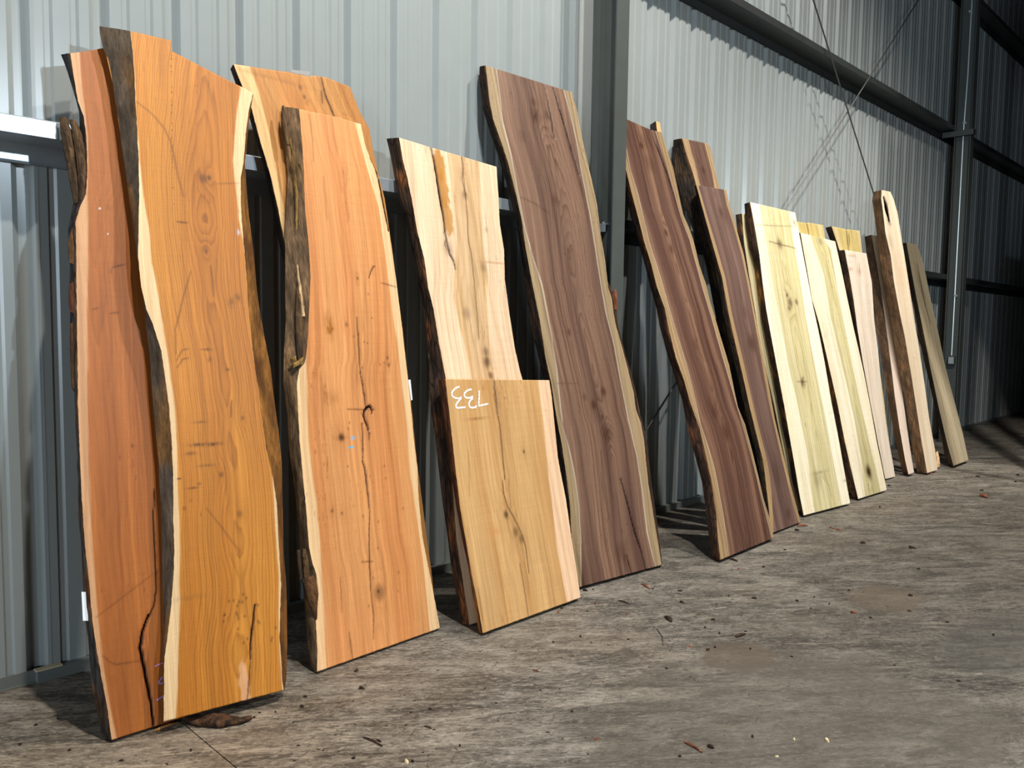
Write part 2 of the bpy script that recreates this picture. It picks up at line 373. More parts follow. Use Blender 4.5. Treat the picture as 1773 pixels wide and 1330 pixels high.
# ------------------------------------------------------------------ slabs
SLABS = {
 'A': {'P0':(0.9907,-0.7486,0.0136),'eu':(0.9999,-0.0139,0.0),'th':0.2118,'t':0.055,'LF':((0.0819,2.6),(0.0847,2.5285),(0.0929,2.4057),(0.1088,2.3479),(0.1117,2.271),(0.1025,2.1181),(0.0902,2.0355),(0.06,1.97),(0.0433,1.9159),(0.0338,1.7753),(0.0183,1.5785),(0.0049,1.3849),(-0.0078,1.2182),(-0.0164,1.0535),(-0.0248,0.8677),(-0.0287,0.7003),(-0.0263,0.5707),(-0.0269,0.4302),(-0.022,0.3322),(-0.0142,0.2223),(-0.0055,0.1299),(0.0,-0.0)),'RF':((0.27,2.6816),(0.2924,2.3893),(0.3375,1.9097),(0.3593,1.4321),(0.3532,0.9639),(0.316,0.5138),(0.2603,-0.0042)),'LB':((0.0676,2.6148),(0.075,2.5921),(0.0868,2.5463),(0.0944,2.4979),(0.1104,2.4036),(0.1133,2.3399),(0.0999,2.2309),(0.0793,2.0871),(0.0479,1.9582),(0.0326,1.8971),(0.0291,1.7829),(0.0176,1.6692),(0.0048,1.4588),(-0.0051,1.2912),(0.004,1.2688),(-0.0079,1.0579),(-0.018,0.8309),(-0.0236,0.6892),(-0.031,0.5641),(-0.0312,0.428),(-0.0279,0.3668),(-0.0312,0.295),(-0.0314,0.1918),(-0.0201,0.0978),(-0.0149,0.0242),(0.0037,-0.01)),'RB':((0.274,2.6816),(0.2964,2.3893),(0.3415,1.9097),(0.3633,1.4321),(0.3572,0.9639),(0.32,0.5138),(0.2643,-0.0042)),'T':((0.0819,2.6),(0.1519,2.6286),(0.208,2.6554),(0.27,2.6816)),'f':{'SL':((0.1165,2.6099),(0.1131,2.4714),(0.1176,2.3779),(0.1158,2.2718),(0.1066,2.1419),(0.0954,2.0247),(0.0885,1.9205),(0.057,1.5794),(0.0236,1.2163),(0.0114,0.9886),(-0.0019,0.7397),(-0.0062,0.556),(-0.0073,0.4772),(-0.0063,0.3116),(0.0028,0.1571),(0.0165,-0.0024)),'cracks':((((0.2354,0.8711),(0.2195,0.7684),(0.2159,0.6714),(0.2064,0.5104),(0.1913,0.4353),(0.1689,0.4016)),0.0035,1),(((0.1689,0.4016),(0.143,0.3521),(0.1277,0.2922),(0.1333,0.2291),(0.1412,0.1463),(0.1475,0.0831),(0.1476,0.003)),0.0128,1),(((-0.0126,0.4391),(0.088,0.4932),(0.2051,0.5545)),0.0024,0.3),(((-0.0036,0.2985),(0.0175,0.27),(0.0361,0.2565),(0.1163,0.2465)),0.0026,0.4),(((0.0731,1.5775),(0.0963,1.5849)),0.002,0.5),(((0.161,1.7473),(0.2052,1.7616)),0.0026,0.6),(((0.1338,1.5631),(0.166,1.5683)),0.0021,0.6)),'knots':((0.1687,1.0465,0.0042,0.7),(0.1531,1.7307,0.0085,0.3),(0.1677,1.9869,0.0109,0.2)),'smudges':((0.1354,1.9809,0.0032,0.0035,(225,225,235),0.9,1),(0.1539,1.8808,0.0032,0.0035,(225,225,235),0.9,1),(0.0307,0.198,0.0807,0.1211,(120,65,30),0.18,0))}},
 'B': {'P0':(1.1501,-0.8115,0.0481),'eu':(0.9866,-0.1632,0.0),'th':0.2046,'t':0.045,'LF':((0.042,2.6814),(0.0454,2.5848),(0.0465,2.493),(0.0437,2.3865),(0.0437,2.2812),(0.0408,2.1416),(0.0357,2.0199),(0.0215,1.8137),(0.0163,1.7602),(0.0195,1.6388),(0.0327,1.5456),(0.0537,1.4851),(0.0778,1.3783),(0.0865,1.2614),(0.0921,1.1618),(0.093,1.0303),(0.091,0.9004),(0.0808,0.7393),(0.0762,0.6124),(0.0697,0.5333),(0.0546,0.4263),(0.048,0.387),(0.0325,0.3031),(0.0165,0.2258),(0.0091,0.1239),(-0.0,0.0)),'RF':((0.5229,2.512),(0.498,2.431),(0.4742,2.3132),(0.4581,2.1982),(0.4389,2.121),(0.4322,2.0142),(0.4301,1.9312),(0.4308,1.8439),(0.4312,1.7124),(0.4301,1.5548),(0.4323,1.4108),(0.4398,1.2687),(0.4449,1.2313),(0.4485,1.1092),(0.458,0.9691),(0.4767,0.8413),(0.4843,0.7433),(0.48,0.619),(0.4766,0.4826),(0.4752,0.4123),(0.4628,0.313),(0.4524,0.2143),(0.4513,0.1145),(0.4485,0.036),(0.4527,0.0011)),'LB':((-0.0626,2.7004),(-0.0622,2.6685),(-0.053,2.607),(-0.037,2.568),(-0.0287,2.4988),(-0.0221,2.3943),(-0.0142,2.3262),(-0.0082,2.2078),(-0.0023,2.1457),(0.0045,2.0082),(0.0129,1.8945),(0.0226,1.759),(0.0335,1.6224),(0.0381,1.4873),(0.0448,1.3534),(0.0446,1.2464),(0.0462,1.1693),(0.0489,1.0565),(0.0517,0.951),(0.05,0.8732),(0.0492,0.7758),(0.0434,0.6161),(0.0347,0.4266),(0.0279,0.3012),(0.0218,0.2195),(0.0163,0.115),(0.0065,-0.0105)),'RB':((0.5371,2.525),(0.5145,2.4284),(0.4962,2.3206),(0.4779,2.2102),(0.4766,2.104),(0.4768,1.9348),(0.4857,1.8239),(0.4862,1.6386),(0.4971,1.4921),(0.5189,1.3093),(0.522,1.1806),(0.531,1.0523),(0.534,0.9079),(0.5234,0.7396),(0.5124,0.5449),(0.5117,0.403),(0.5085,0.3377),(0.4957,0.1653),(0.4814,0.0334),(0.4717,-0.0087)),'T':((0.042,2.6814),(0.1202,2.6801),(0.1955,2.6767),(0.194,2.6323),(0.3655,2.5686),(0.4767,2.5301),(0.5229,2.512)),'f':{'SL':((0.0425,2.6815),(0.0465,2.493),(0.0444,2.2766),(0.0471,2.1415),(0.0517,2.0052),(0.0558,1.9329),(0.0628,1.8377),(0.0647,1.7285),(0.0801,1.6136),(0.0903,1.4917),(0.0996,1.3781),(0.1056,1.2777),(0.1141,1.1608),(0.1128,1.0288),(0.1036,0.8658),(0.1037,0.7376),(0.0968,0.6093),(0.0851,0.4831),(0.0854,0.4227),(0.0696,0.2634),(0.057,0.1121),(0.0402,-0.0067)),'SR':((0.4686,2.5182),(0.4471,2.4236),(0.4272,2.3059),(0.4115,2.1918),(0.4147,2.0812),(0.4178,1.9351),(0.4291,1.8438),(0.4408,1.3962),(0.4743,0.8416),(0.4707,0.6767),(0.4686,0.4435),(0.4552,0.3076),(0.4471,0.1495),(0.4455,0.0142)),'cracks':((((0.0488,2.3874),(0.1001,2.3483),(0.1468,2.293),(0.1692,2.2284),(0.1779,2.1568),(0.1881,2.0733),(0.2021,2.0145)),0.0035,0.45),(((0.365,0.3523),(0.3574,0.3131),(0.3465,0.2614),(0.3354,0.2056),(0.331,0.1487)),0.006,0.95),(((0.331,0.1487),(0.3181,0.0676),(0.3062,0.0003)),0.0023,0.75),(((0.2058,0.756),(0.2594,0.6702),(0.3197,0.5709)),0.0044,0.35),(((0.2083,1.7035),(0.1695,1.5839),(0.1359,1.4669),(0.1318,1.37)),0.0027,0.45),(((0.2893,1.7318),(0.2918,1.6043)),0.0028,0.5),(((0.1706,1.9057),(0.2082,1.9042)),0.0036,0.7),(((0.3395,2.0839),(0.4286,2.097)),0.0029,0.3),(((0.1322,1.3425),(0.1564,1.3837),(0.1807,1.3881)),0.0043,0.45),(((0.1325,1.315),(0.154,1.3468),(0.1783,1.351)),0.0043,0.45),(((0.3322,1.1737),(0.3251,1.1082)),0.0023,0.6)),'knots':((0.2849,2.0996,0.0164,0.6),(0.3083,2.105,0.0094,0.7),(0.2733,1.7984,0.0115,0.4),(0.2749,1.7889,0.0057,0.6),(0.27,0.8806,0.009,0.6),(0.3307,0.7178,0.0114,0.45),(0.3709,1.1009,0.007,0.5)),'smudges':((0.1945,1.006,0.0393,0.0068,(70,45,25),0.6,0),(0.2541,1.0037,0.0268,0.0069,(60,40,25),0.7,0),(0.2005,1.0946,0.0263,0.0046,(80,50,25),0.5,0),(0.2583,1.3853,0.0113,0.0059,(60,40,20),0.7,0),(0.2578,1.3453,0.0068,0.0094,(60,40,20),0.7,0),(0.2359,1.3854,0.0134,0.0035,(60,40,20),0.6,0),(0.2173,0.9221,0.0308,0.0045,(80,55,30),0.6,0),(0.1616,0.8396,0.0215,0.0045,(60,35,20),0.6,0),(0.1841,0.853,0.0065,0.0045,(40,25,15),0.8,0),(0.1109,0.8806,0.0085,0.0033,(50,35,25),0.8,0),(0.1598,0.9747,0.0216,0.0067,(80,50,25),0.5,0),(0.4127,1.8824,0.0061,0.01,(215,220,230),0.8,0),(0.3596,1.5799,0.0141,0.0195,(90,65,30),0.5,0),(0.3895,1.6026,0.0119,0.0147,(90,65,30),0.5,0),(0.301,0.0498,0.0204,0.0908,(225,170,125),0.8,1),(0.3276,1.3016,0.0092,0.0071,(90,60,30),0.5,0),(0.1233,0.4265,0.0636,0.0086,(120,80,40),0.25,0)),'dots':((0.3471,0.2594),(0.2953,0.3141),(0.4179,0.2021),(0.2655,0.3874),(0.2465,0.3393),(0.2417,0.3367),(0.3756,0.3506),(0.3761,0.2799),(0.2389,0.3147),(0.2902,0.3364),(0.2907,0.2745),(0.3328,0.3862),(0.3446,0.2438),(0.3032,0.3771),(0.3087,0.2166),(0.4402,0.2483),(0.421,0.2129),(0.3206,0.403),(0.3717,0.2882),(0.3149,0.3742),(0.3204,0.3185),(0.2943,0.3631),(0.3247,0.2301),(0.362,0.3521),(0.2935,0.327),(0.2823,0.3856))}},
 'C': {'P0':(1.93,-0.655,0.0102),'eu':(0.9992,0.0396,0.0),'th':0.1656,'t':0.05,'LF':((-0.1654,2.6946),(-0.1416,2.6266),(-0.0956,2.5043),(-0.0683,2.3612),(-0.0332,2.2087),(-0.0082,2.0398),(0.0052,1.9066),(0.0351,1.6312),(0.0598,1.3622),(0.0723,0.986),(0.0662,0.614),(0.0817,0.3462),(0.0817,0.0825),(0.0817,0.0)),'RF':((0.475,2.7389),(0.5233,2.6176),(0.5723,2.5389),(0.5804,2.4426),(0.6051,2.2859),(0.6257,2.1824),(0.6404,1.9168),(0.6442,1.7717),(0.6542,1.5002),(0.6566,1.2595),(0.6593,1.0495),(0.6578,0.8109),(0.6676,0.5123),(0.6775,0.2438),(0.6766,0.0964),(0.6793,0.0309),(0.6805,0.0)),'LB':((-0.1528,2.6934),(-0.1317,2.6238),(-0.0899,2.5305),(-0.0558,2.3712),(-0.0216,2.2085),(-0.0025,2.0532),(0.0132,1.878),(0.0262,1.7919),(0.0492,1.5861),(0.0742,1.314),(0.0899,0.9332),(0.087,0.6101),(0.0995,0.3395),(0.0996,0.0725),(0.0996,0.0)),'RB':((0.479,2.7389),(0.5273,2.6176),(0.5763,2.5389),(0.5844,2.4426),(0.6091,2.2859),(0.6297,2.1824),(0.6444,1.9168),(0.6482,1.7717),(0.6582,1.5002),(0.6606,1.2595),(0.6633,1.0495),(0.6618,0.8109),(0.6716,0.5123),(0.6815,0.2438),(0.6806,0.0964),(0.6833,0.0309),(0.6845,0.0)),'T':((-0.1654,2.6946),(-0.0323,2.7089),(0.1306,2.7286),(0.24,2.7346),(0.2542,2.7447),(0.3346,2.7541),(0.475,2.7389)),'f':{'SL':((-0.0837,2.696),(-0.0511,2.6014),(-0.0193,2.4188),(-0.0006,2.2623),(0.0216,2.0676),(0.0318,1.9279),(0.0597,1.632)),'cracks':((((0.3041,2.7467),(0.3225,2.6465),(0.3624,2.5531),(0.3844,2.5077)),0.0064,0.8),(((0.2958,2.6753),(0.2956,2.6175)),0.0056,0.7)),'knots':((0.1771,2.6651,0.0101,0.5),(0.1949,2.6239,0.0101,0.6)),'smudges':((0.0236,2.6762,0.2223,0.0085,(120,75,40),0.3,0),)}},
 'D': {'P0':(1.8274,-0.7582,0.0125),'eu':(0.9996,0.0299,0.0),'th':0.1753,'t':0.06,'LF':((0.2086,2.5356),(0.2078,2.4548),(0.2043,2.3494),(0.198,2.2363),(0.1842,2.067),(0.1838,1.909),(0.181,1.8468),(0.1746,1.7362),(0.1534,1.6098),(0.1294,1.469),(0.1107,1.385),(0.0989,1.3459),(0.0657,1.3156),(0.0462,1.2491),(0.0397,1.1516),(0.031,1.0021),(0.0293,0.8814),(0.0294,0.7416),(0.0234,0.5353),(0.0323,0.4629),(0.0461,0.4071),(0.0467,0.3237),(0.0202,0.2237),(0.012,0.0876),(0.0,0.0)),'RF':((0.5599,2.5317),(0.5715,2.431),(0.5943,2.3613),(0.6345,2.2848),(0.6444,2.1825),(0.6631,2.01),(0.6713,1.8541),(0.6753,1.754),(0.6782,1.5816),(0.6786,1.3841),(0.6811,1.2817),(0.6813,1.1506),(0.6763,0.9403),(0.6789,0.8031),(0.6659,0.6466),(0.6633,0.4582),(0.6852,0.2684),(0.7,0.115),(0.7106,0.0)),'LB':((0.1606,2.5566),(0.146,2.4551),(0.1529,2.3598),(0.1524,2.2393),(0.1252,2.0762),(0.0979,1.916),(0.0903,1.8137),(0.0748,1.6964),(0.0609,1.5418),(0.038,1.4183),(0.0178,1.2729),(0.0213,1.1208),(0.0127,0.9323),(0.0194,0.827),(0.0191,0.6598),(0.0169,0.5182),(0.0137,0.3693),(0.0077,0.2056),(0.0067,0.0249),(0.0283,-0.0162)),'RB':((0.5639,2.5317),(0.5755,2.431),(0.5983,2.3613),(0.6385,2.2848),(0.6484,2.1825),(0.6671,2.01),(0.6753,1.8541),(0.6793,1.754),(0.6822,1.5816),(0.6826,1.3841),(0.6851,1.2817),(0.6853,1.1506),(0.6803,0.9403),(0.6829,0.8031),(0.6699,0.6466),(0.6673,0.4582),(0.6892,0.2684),(0.704,0.115),(0.7146,0.0)),'T':((0.2086,2.5356),(0.2626,2.5345),(0.4239,2.5394),(0.5039,2.5338),(0.5599,2.5317)),'f':{'SL':((0.2116,2.5349),(0.1738,1.954),(0.1165,1.419),(0.1071,1.3143),(0.0904,1.1483),(0.078,0.9991),(0.0785,0.824),(0.0854,0.7332),(0.0801,0.5652),(0.0707,0.4017),(0.0651,0.2361),(0.0493,-0.0054)),'SR':((0.5235,2.5304),(0.5662,2.3098),(0.6147,2.1181),(0.6236,1.88),(0.6275,1.6406),(0.6382,1.4527),(0.6367,1.2398),(0.6397,1.029),(0.6309,0.766),(0.6407,0.5562),(0.6503,0.3679),(0.6439,0.0261)),'cracks':((((0.4098,1.5555),(0.4032,1.4523),(0.3981,1.3606),(0.3958,1.2914)),0.004,0.75),(((0.3958,1.2914),(0.4043,1.2274),(0.4065,1.1664),(0.4071,1.1194)),0.006,0.9),(((0.4388,1.0895),(0.4427,1.1059),(0.4377,1.1201),(0.4302,1.1276),(0.414,1.1203),(0.3986,1.1062),(0.3908,1.0847),(0.3959,1.0595),(0.406,1.0339),(0.4085,1.0144)),0.0116,1),(((0.4085,1.0144),(0.4058,0.9679)),0.0037,0.7),(((0.3759,1.0474),(0.3745,0.9982),(0.3686,0.9605),(0.356,0.8692)),0.006,0.85),(((0.356,0.8692),(0.3655,0.8272),(0.3658,0.7782),(0.3655,0.6996),(0.3651,0.6454)),0.0066,0.9),(((0.3651,0.6454),(0.3448,0.5166),(0.3312,0.3879),(0.322,0.2779)),0.0043,0.75),(((0.322,0.2779),(0.3242,0.1711),(0.3089,0.056)),0.0033,0.55),(((0.3016,1.1224),(0.4062,1.1126),(0.4538,1.1121)),0.0035,0.6),(((0.5074,1.7539),(0.5221,1.7862),(0.5393,1.8103),(0.5503,1.8139)),0.0077,0.7),(((0.5784,1.7316),(0.6207,1.7249),(0.667,1.7153)),0.0043,0.55),(((0.184,0.1211),(0.1849,0.0051)),0.0038,0.6),(((0.1657,0.3708),(0.1559,0.2185)),0.0028,0.35),(((0.2889,0.4153),(0.3534,0.4048)),0.0039,0.5),(((0.2596,2.52),(0.2647,2.4043),(0.2575,2.2923)),0.0033,0.35),(((0.304,2.2301),(0.2977,2.0212)),0.0026,0.3),(((0.5947,2.3643),(0.6205,2.3153),(0.6345,2.2582),(0.6425,2.1823),(0.6535,2.0741),(0.6619,2.001)),0.0067,0.9),(((0.1704,1.2858),(0.1598,0.9966)),0.0024,0.25)),'knots':((0.2503,0.996,0.0158,0.85),(0.3705,0.256,0.0302,0.55),(0.3647,0.2627,0.0117,0.85),(0.4379,1.7474,0.0068,0.7),(0.3456,1.5214,0.0099,0.5),(0.5673,1.3571,0.0071,0.6),(0.5698,1.3227,0.0089,0.6),(0.1596,0.6701,0.0077,0.6),(0.2102,0.6515,0.0062,0.6)),'smudges':((0.2501,1.5042,0.0222,0.0436,(165,100,35),0.9,0),(0.2409,1.5581,0.0253,0.0273,(175,110,55),0.4,0),(0.1853,1.2057,0.0154,0.0902,(165,100,50),0.6,0),(0.2254,1.1769,0.0313,0.0321,(175,110,60),0.5,0),(0.3142,0.9915,0.013,0.0035,(90,190,235),0.95,1),(0.313,0.9821,0.013,0.004,(90,190,235),0.95,1),(0.3,0.9443,0.0145,0.0043,(90,190,235),0.95,1),(0.2497,0.9908,0.0253,0.0106,(140,85,35),0.6,0),(0.1674,0.1128,0.1715,0.1752,(235,150,95),0.25,0)),'dots':((0.4074,0.5808),(0.366,0.9309),(0.479,0.2373),(0.3799,1.4645),(0.3037,1.0583),(0.2933,1.0315),(0.5425,1.3342),(0.4769,0.777),(0.2694,0.8587),(0.3771,1.0976),(0.3233,0.6208),(0.4988,1.5558),(0.389,0.4587),(0.4373,1.438),(0.3039,0.2098),(0.5614,0.6191),(0.4943,0.3228),(0.4926,1.6733),(0.4769,0.8357),(0.4554,1.4323),(0.4139,0.9998),(0.4086,1.3139),(0.3427,0.33),(0.5192,1.3257),(0.3744,1.0284),(0.4079,1.4749))}},
 'E': {'P0':(2.668,-0.815,0.0179),'eu':(0.9999,-0.0163,0.0),'th':0.2296,'t':0.07,'LF':((-0.0172,2.5474),(-0.0121,2.4191),(0.0008,2.3265),(0.0114,2.1977),(0.0158,2.0512),(0.0384,1.886),(0.0374,1.7342),(0.0523,1.6257),(0.0568,1.4623),(0.0634,1.3362),(0.0689,1.2479),(0.0645,1.1155),(0.0451,0.9658),(0.0176,0.7298),(-0.0092,0.4372),(-0.0058,0.2279),(-0.0021,0.0)),'RF':((0.6793,2.494),(0.6624,2.3394),(0.6362,2.1411),(0.6394,1.9892),(0.6089,1.8089),(0.6053,1.6098),(0.6065,1.4131),(0.6197,1.2755),(0.6295,1.2267),(0.6511,0.9807),(0.6555,0.6503),(0.6484,0.3581),(0.6438,0.1656),(0.6398,0.0)),'LB':((-0.0454,2.564),(-0.0349,2.4782),(-0.028,2.3478),(-0.0179,2.237),(0.0087,2.1319),(0.0272,1.9369),(0.0374,1.7482),(0.0414,1.5697),(0.0365,1.3863),(0.0184,1.2605),(0.0013,1.1847),(-0.0013,1.0736),(0.001,0.9581),(-0.0009,0.8519),(-0.0046,0.7385),(-0.0083,0.6346),(-0.0071,0.4686),(-0.0094,0.2868),(-0.0019,0.1509),(0.0063,0.0)),'RB':((0.6833,2.494),(0.6664,2.3394),(0.6402,2.1411),(0.6434,1.9892),(0.6129,1.8089),(0.6093,1.6098),(0.6105,1.4131),(0.6237,1.2755),(0.6335,1.2267),(0.6551,0.9807),(0.6595,0.6503),(0.6524,0.3581),(0.6478,0.1656),(0.6438,0.0)),'T':((-0.0172,2.5474),(0.1962,2.5298),(0.416,2.5142),(0.6793,2.494)),'f':{'band':((0.3135,2.5109),(0.3041,2.2529),(0.2938,2.0605),(0.2062,1.6958),(0.22,1.5276),(0.2397,1.3691),(0.2448,1.2428),(0.2398,1.0426)),'bandR':((0.5408,2.5068),(0.5098,2.2784),(0.4807,2.0274),(0.4762,1.8222),(0.4346,1.6544),(0.4191,1.4638),(0.4178,1.2363),(0.4184,0.9981)),'cracks':((((0.1964,2.5312),(0.2066,2.4538),(0.2086,2.3392),(0.2108,2.2152),(0.2138,2.1277),(0.2121,2.0529)),0.0143,1),(((0.2121,2.0529),(0.2165,1.9756),(0.2205,1.9307),(0.2424,1.8935),(0.2459,1.8453)),0.0091,0.95),(((0.1977,2.0515),(0.2083,2.0202),(0.1929,1.9802),(0.2147,1.9432)),0.005,0.6),(((0.4122,2.517),(0.4004,2.3154),(0.3896,2.1663),(0.3703,2.0179),(0.3774,1.9423),(0.3666,1.7507),(0.3431,1.4607)),0.0054,0.6),(((0.413,2.5444),(0.4169,2.4497),(0.3907,2.3781),(0.399,2.2849)),0.009,0.5)),'knots':((0.3946,2.2843,0.0222,0.5),(0.4548,1.8711,0.0223,0.35),(0.2793,1.6018,0.0293,0.35),(0.3758,1.3313,0.0258,0.7),(0.3785,1.3894,0.0215,0.5),(0.3914,1.2567,0.0172,0.6),(0.21,1.9622,0.0372,0.3),(0.5206,2.0954,0.0137,0.3)),'smudges':((0.2343,2.4384,0.0382,0.0966,(185,125,45),0.9,1),(0.2407,2.291,0.0381,0.1197,(190,130,50),0.9,1),(0.2428,2.1438,0.0337,0.1083,(190,135,60),0.85,1),(0.1927,2.547,0.0169,0.0345,(150,95,50),0.5,0),(0.5413,1.9035,0.0825,0.007,(160,105,60),0.5,0))}},
 'F': {'P0':(2.6395,-0.9397,0.0162),'eu':(1.0,-0.0005,-0.0),'th':0.2605,'t':0.055,'LF':((0.0282,1.2673),(0.0201,1.1257),(0.0096,0.9709),(-0.0024,0.8018),(-0.0134,0.6105),(-0.0108,0.4239),(-0.0094,0.2652),(-0.002,0.154),(-0.0,0.0)),'RF':((0.8063,1.23),(0.802,1.1268),(0.785,0.98),(0.763,0.7859),(0.7625,0.7102),(0.7675,0.5455),(0.7539,0.3141),(0.7499,0.1256),(0.7435,0.003)),'LB':((0.0284,1.2723),(0.0228,1.1356),(0.0187,0.9611),(0.0108,0.8071),(0.0108,0.6461),(0.0146,0.4685),(0.0261,0.3166),(0.0239,0.1429),(0.0242,-0.0043)),'RB':((0.8103,1.23),(0.806,1.1268),(0.789,0.98),(0.767,0.7859),(0.7665,0.7102),(0.7715,0.5455),(0.7579,0.3141),(0.7539,0.1256),(0.7475,0.003)),'T':((0.0282,1.2673),(0.3885,1.2498),(0.8063,1.23)),'f':{'SR':((0.713,1.2287),(0.6941,0.9871),(0.6558,0.6744),(0.6503,0.5625),(0.6252,0.3058),(0.6281,0.0325)),'cracks':((((0.3709,1.2489),(0.3639,1.1638),(0.3568,1.0605)),0.0077,0.75),(((0.3491,1.1741),(0.3463,1.0706),(0.3572,1.0072),(0.3225,0.7169)),0.0055,0.5),(((0.3568,1.0605),(0.3395,0.8782),(0.3225,0.7169)),0.0064,0.55),(((0.3045,0.7131),(0.2965,0.6441),(0.3092,0.5725),(0.3386,0.5163),(0.3743,0.4313)),0.0067,0.7),(((0.3743,0.4313),(0.3891,0.3496),(0.3811,0.2121)),0.0051,0.7),(((0.3268,0.2742),(0.3287,0.1425),(0.3239,0.0073)),0.0042,0.6),(((0.1027,0.8901),(0.06,0.6627)),0.0031,0.25),(((0.0172,0.2115),(0.0133,0.058)),0.0076,0.35),(((0.3475,0.7137),(0.3326,0.5629)),0.0042,0.35)),'knots':((0.2878,0.5365,0.0166,0.8),(0.3367,0.4378,0.0211,0.55),(0.3698,0.3957,0.0213,0.5),(0.4995,0.8462,0.0089,0.7)),'smudges':((0.195,1.0505,0.0686,0.0077,(150,100,55),0.6,0),(0.1916,0.4659,0.0562,0.0262,(200,130,80),0.35,0),(0.3657,1.1164,0.0427,0.1913,(170,110,55),0.25,0),(0.2946,1.2144,0.0334,0.0794,(200,140,80),0.4,0))}},
 'H': {'P0':(3.5145,-0.8244,0.0168),'eu':(0.9953,-0.0963,0.0),'th':0.2303,'t':0.065,'LF':((-0.1692,3.1419),(-0.1759,2.9076),(-0.1671,2.8016),(-0.1268,2.6595),(-0.0964,2.5362),(-0.0712,2.3697),(-0.0511,2.1827),(-0.0526,2.0132),(-0.0384,1.7976),(-0.0208,1.5973),(-0.0146,1.3423),(0.0014,1.1858),(0.0028,1.0169),(0.0172,0.8173),(0.0183,0.6472),(0.0135,0.4691),(-0.0092,0.2964),(-0.0198,0.1813),(0.0006,0.0032)),'RF':((0.5501,3.1193),(0.5706,2.995),(0.5804,2.8091),(0.5938,2.684),(0.612,2.5361),(0.6283,2.3528),(0.62,2.1562),(0.6255,2.0011),(0.6203,1.881),(0.6156,1.8),(0.6328,1.7276),(0.6306,1.628),(0.6341,1.5555),(0.6645,1.3926),(0.6869,1.2586),(0.706,1.1043),(0.7035,0.9936),(0.7331,0.9091),(0.7379,0.7867),(0.725,0.6566),(0.7154,0.5046),(0.7195,0.311),(0.7241,0.1186),(0.7255,-0.0)),'LB':((-0.1588,3.1667),(-0.1742,3.089),(-0.1798,2.9033),(-0.1506,2.7581),(-0.1149,2.6248),(-0.0836,2.4903),(-0.0564,2.3422),(-0.0334,2.1754),(-0.0371,1.9728),(-0.0392,1.7294),(-0.0294,1.4781),(0.0005,1.2878),(0.0208,1.147),(0.0208,0.9727),(0.0218,0.7309),(0.0188,0.4717),(0.0009,0.2583),(0.0082,0.0565),(0.0233,-0.0097)),'RB':((0.6201,3.1476),(0.6063,3.0145),(0.6174,2.8262),(0.641,2.7009),(0.6596,2.5507),(0.6795,2.381),(0.6768,2.1817),(0.6768,2.0236),(0.6732,1.9016),(0.7097,1.821),(0.7416,1.7358),(0.7316,1.6377),(0.7285,1.5713),(0.7473,1.4004),(0.7802,1.2681),(0.8064,1.1048),(0.8033,0.9895),(0.8256,0.9112),(0.8342,0.7727),(0.8268,0.64),(0.8208,0.4892),(0.8171,0.2998),(0.8117,0.1049),(0.8051,-0.0087)),'T':((-0.1692,3.1419),(0.2585,3.1289),(0.5501,3.1193)),'f':{'SL':((-0.0854,3.1366),(-0.0884,2.9249),(-0.0951,2.806),(-0.067,2.6279),(-0.0534,2.3936),(-0.033,2.1327),(-0.0006,1.9454),(0.038,1.801),(0.0552,1.5314),(0.0611,1.2744),(0.0437,0.9454),(0.0752,0.7608),(0.0871,0.609),(0.085,0.4596),(0.0628,0.2674),(0.0109,0.0077)),'SR':((0.478,3.1124),(0.4983,2.9813),(0.5216,2.7874),(0.5299,2.5252),(0.5473,2.2972),(0.5498,2.05),(0.5509,1.824),(0.5603,1.6266),(0.5908,1.4114),(0.5989,1.2159),(0.6175,0.9429),(0.6467,0.7074),(0.6465,0.4944),(0.6352,0.2269),(0.6656,0.0093)),'cracks':((((0.3017,3.1265),(0.3163,2.9699),(0.3273,2.8712),(0.323,2.8085),(0.3294,2.7633)),0.009,0.95),(((0.3818,3.12),(0.4076,2.9876),(0.4417,2.8447),(0.4718,2.6891),(0.5023,2.545)),0.0108,1),(((0.5023,2.545),(0.5104,2.4019)),0.0054,0.5),(((0.4704,0.5728),(0.4951,0.4444),(0.5252,0.2437),(0.5604,0.1134),(0.5753,0.0006)),0.0103,0.95),(((0.422,0.1157),(0.4305,0.0548),(0.4413,-0.003)),0.0071,0.85),(((0.3307,0.7653),(0.3037,0.5389),(0.3184,0.3448)),0.0045,0.4),(((-0.0279,2.3315),(0.0697,2.3062),(0.1887,2.2526)),0.0042,0.4),(((0.0453,1.1912),(0.2166,1.1849)),0.0042,0.3)),'knots':((0.1931,2.8889,0.0459,0.5),(0.1873,2.9794,0.0256,0.5),(0.0525,2.7321,0.0342,0.3),(0.2829,2.9132,0.0261,0.5),(0.2551,2.3457,0.0304,0.4),(0.4315,1.1259,0.0257,0.7),(0.3283,1.0476,0.025,0.7),(0.3883,0.9685,0.0127,0.6),(0.4124,0.8622,0.0408,0.6),(0.206,1.5039,0.0196,0.5),(0.3775,0.1442,0.0453,0.35),(0.2584,1.0976,0.0197,0.4)),'smudges':()}},
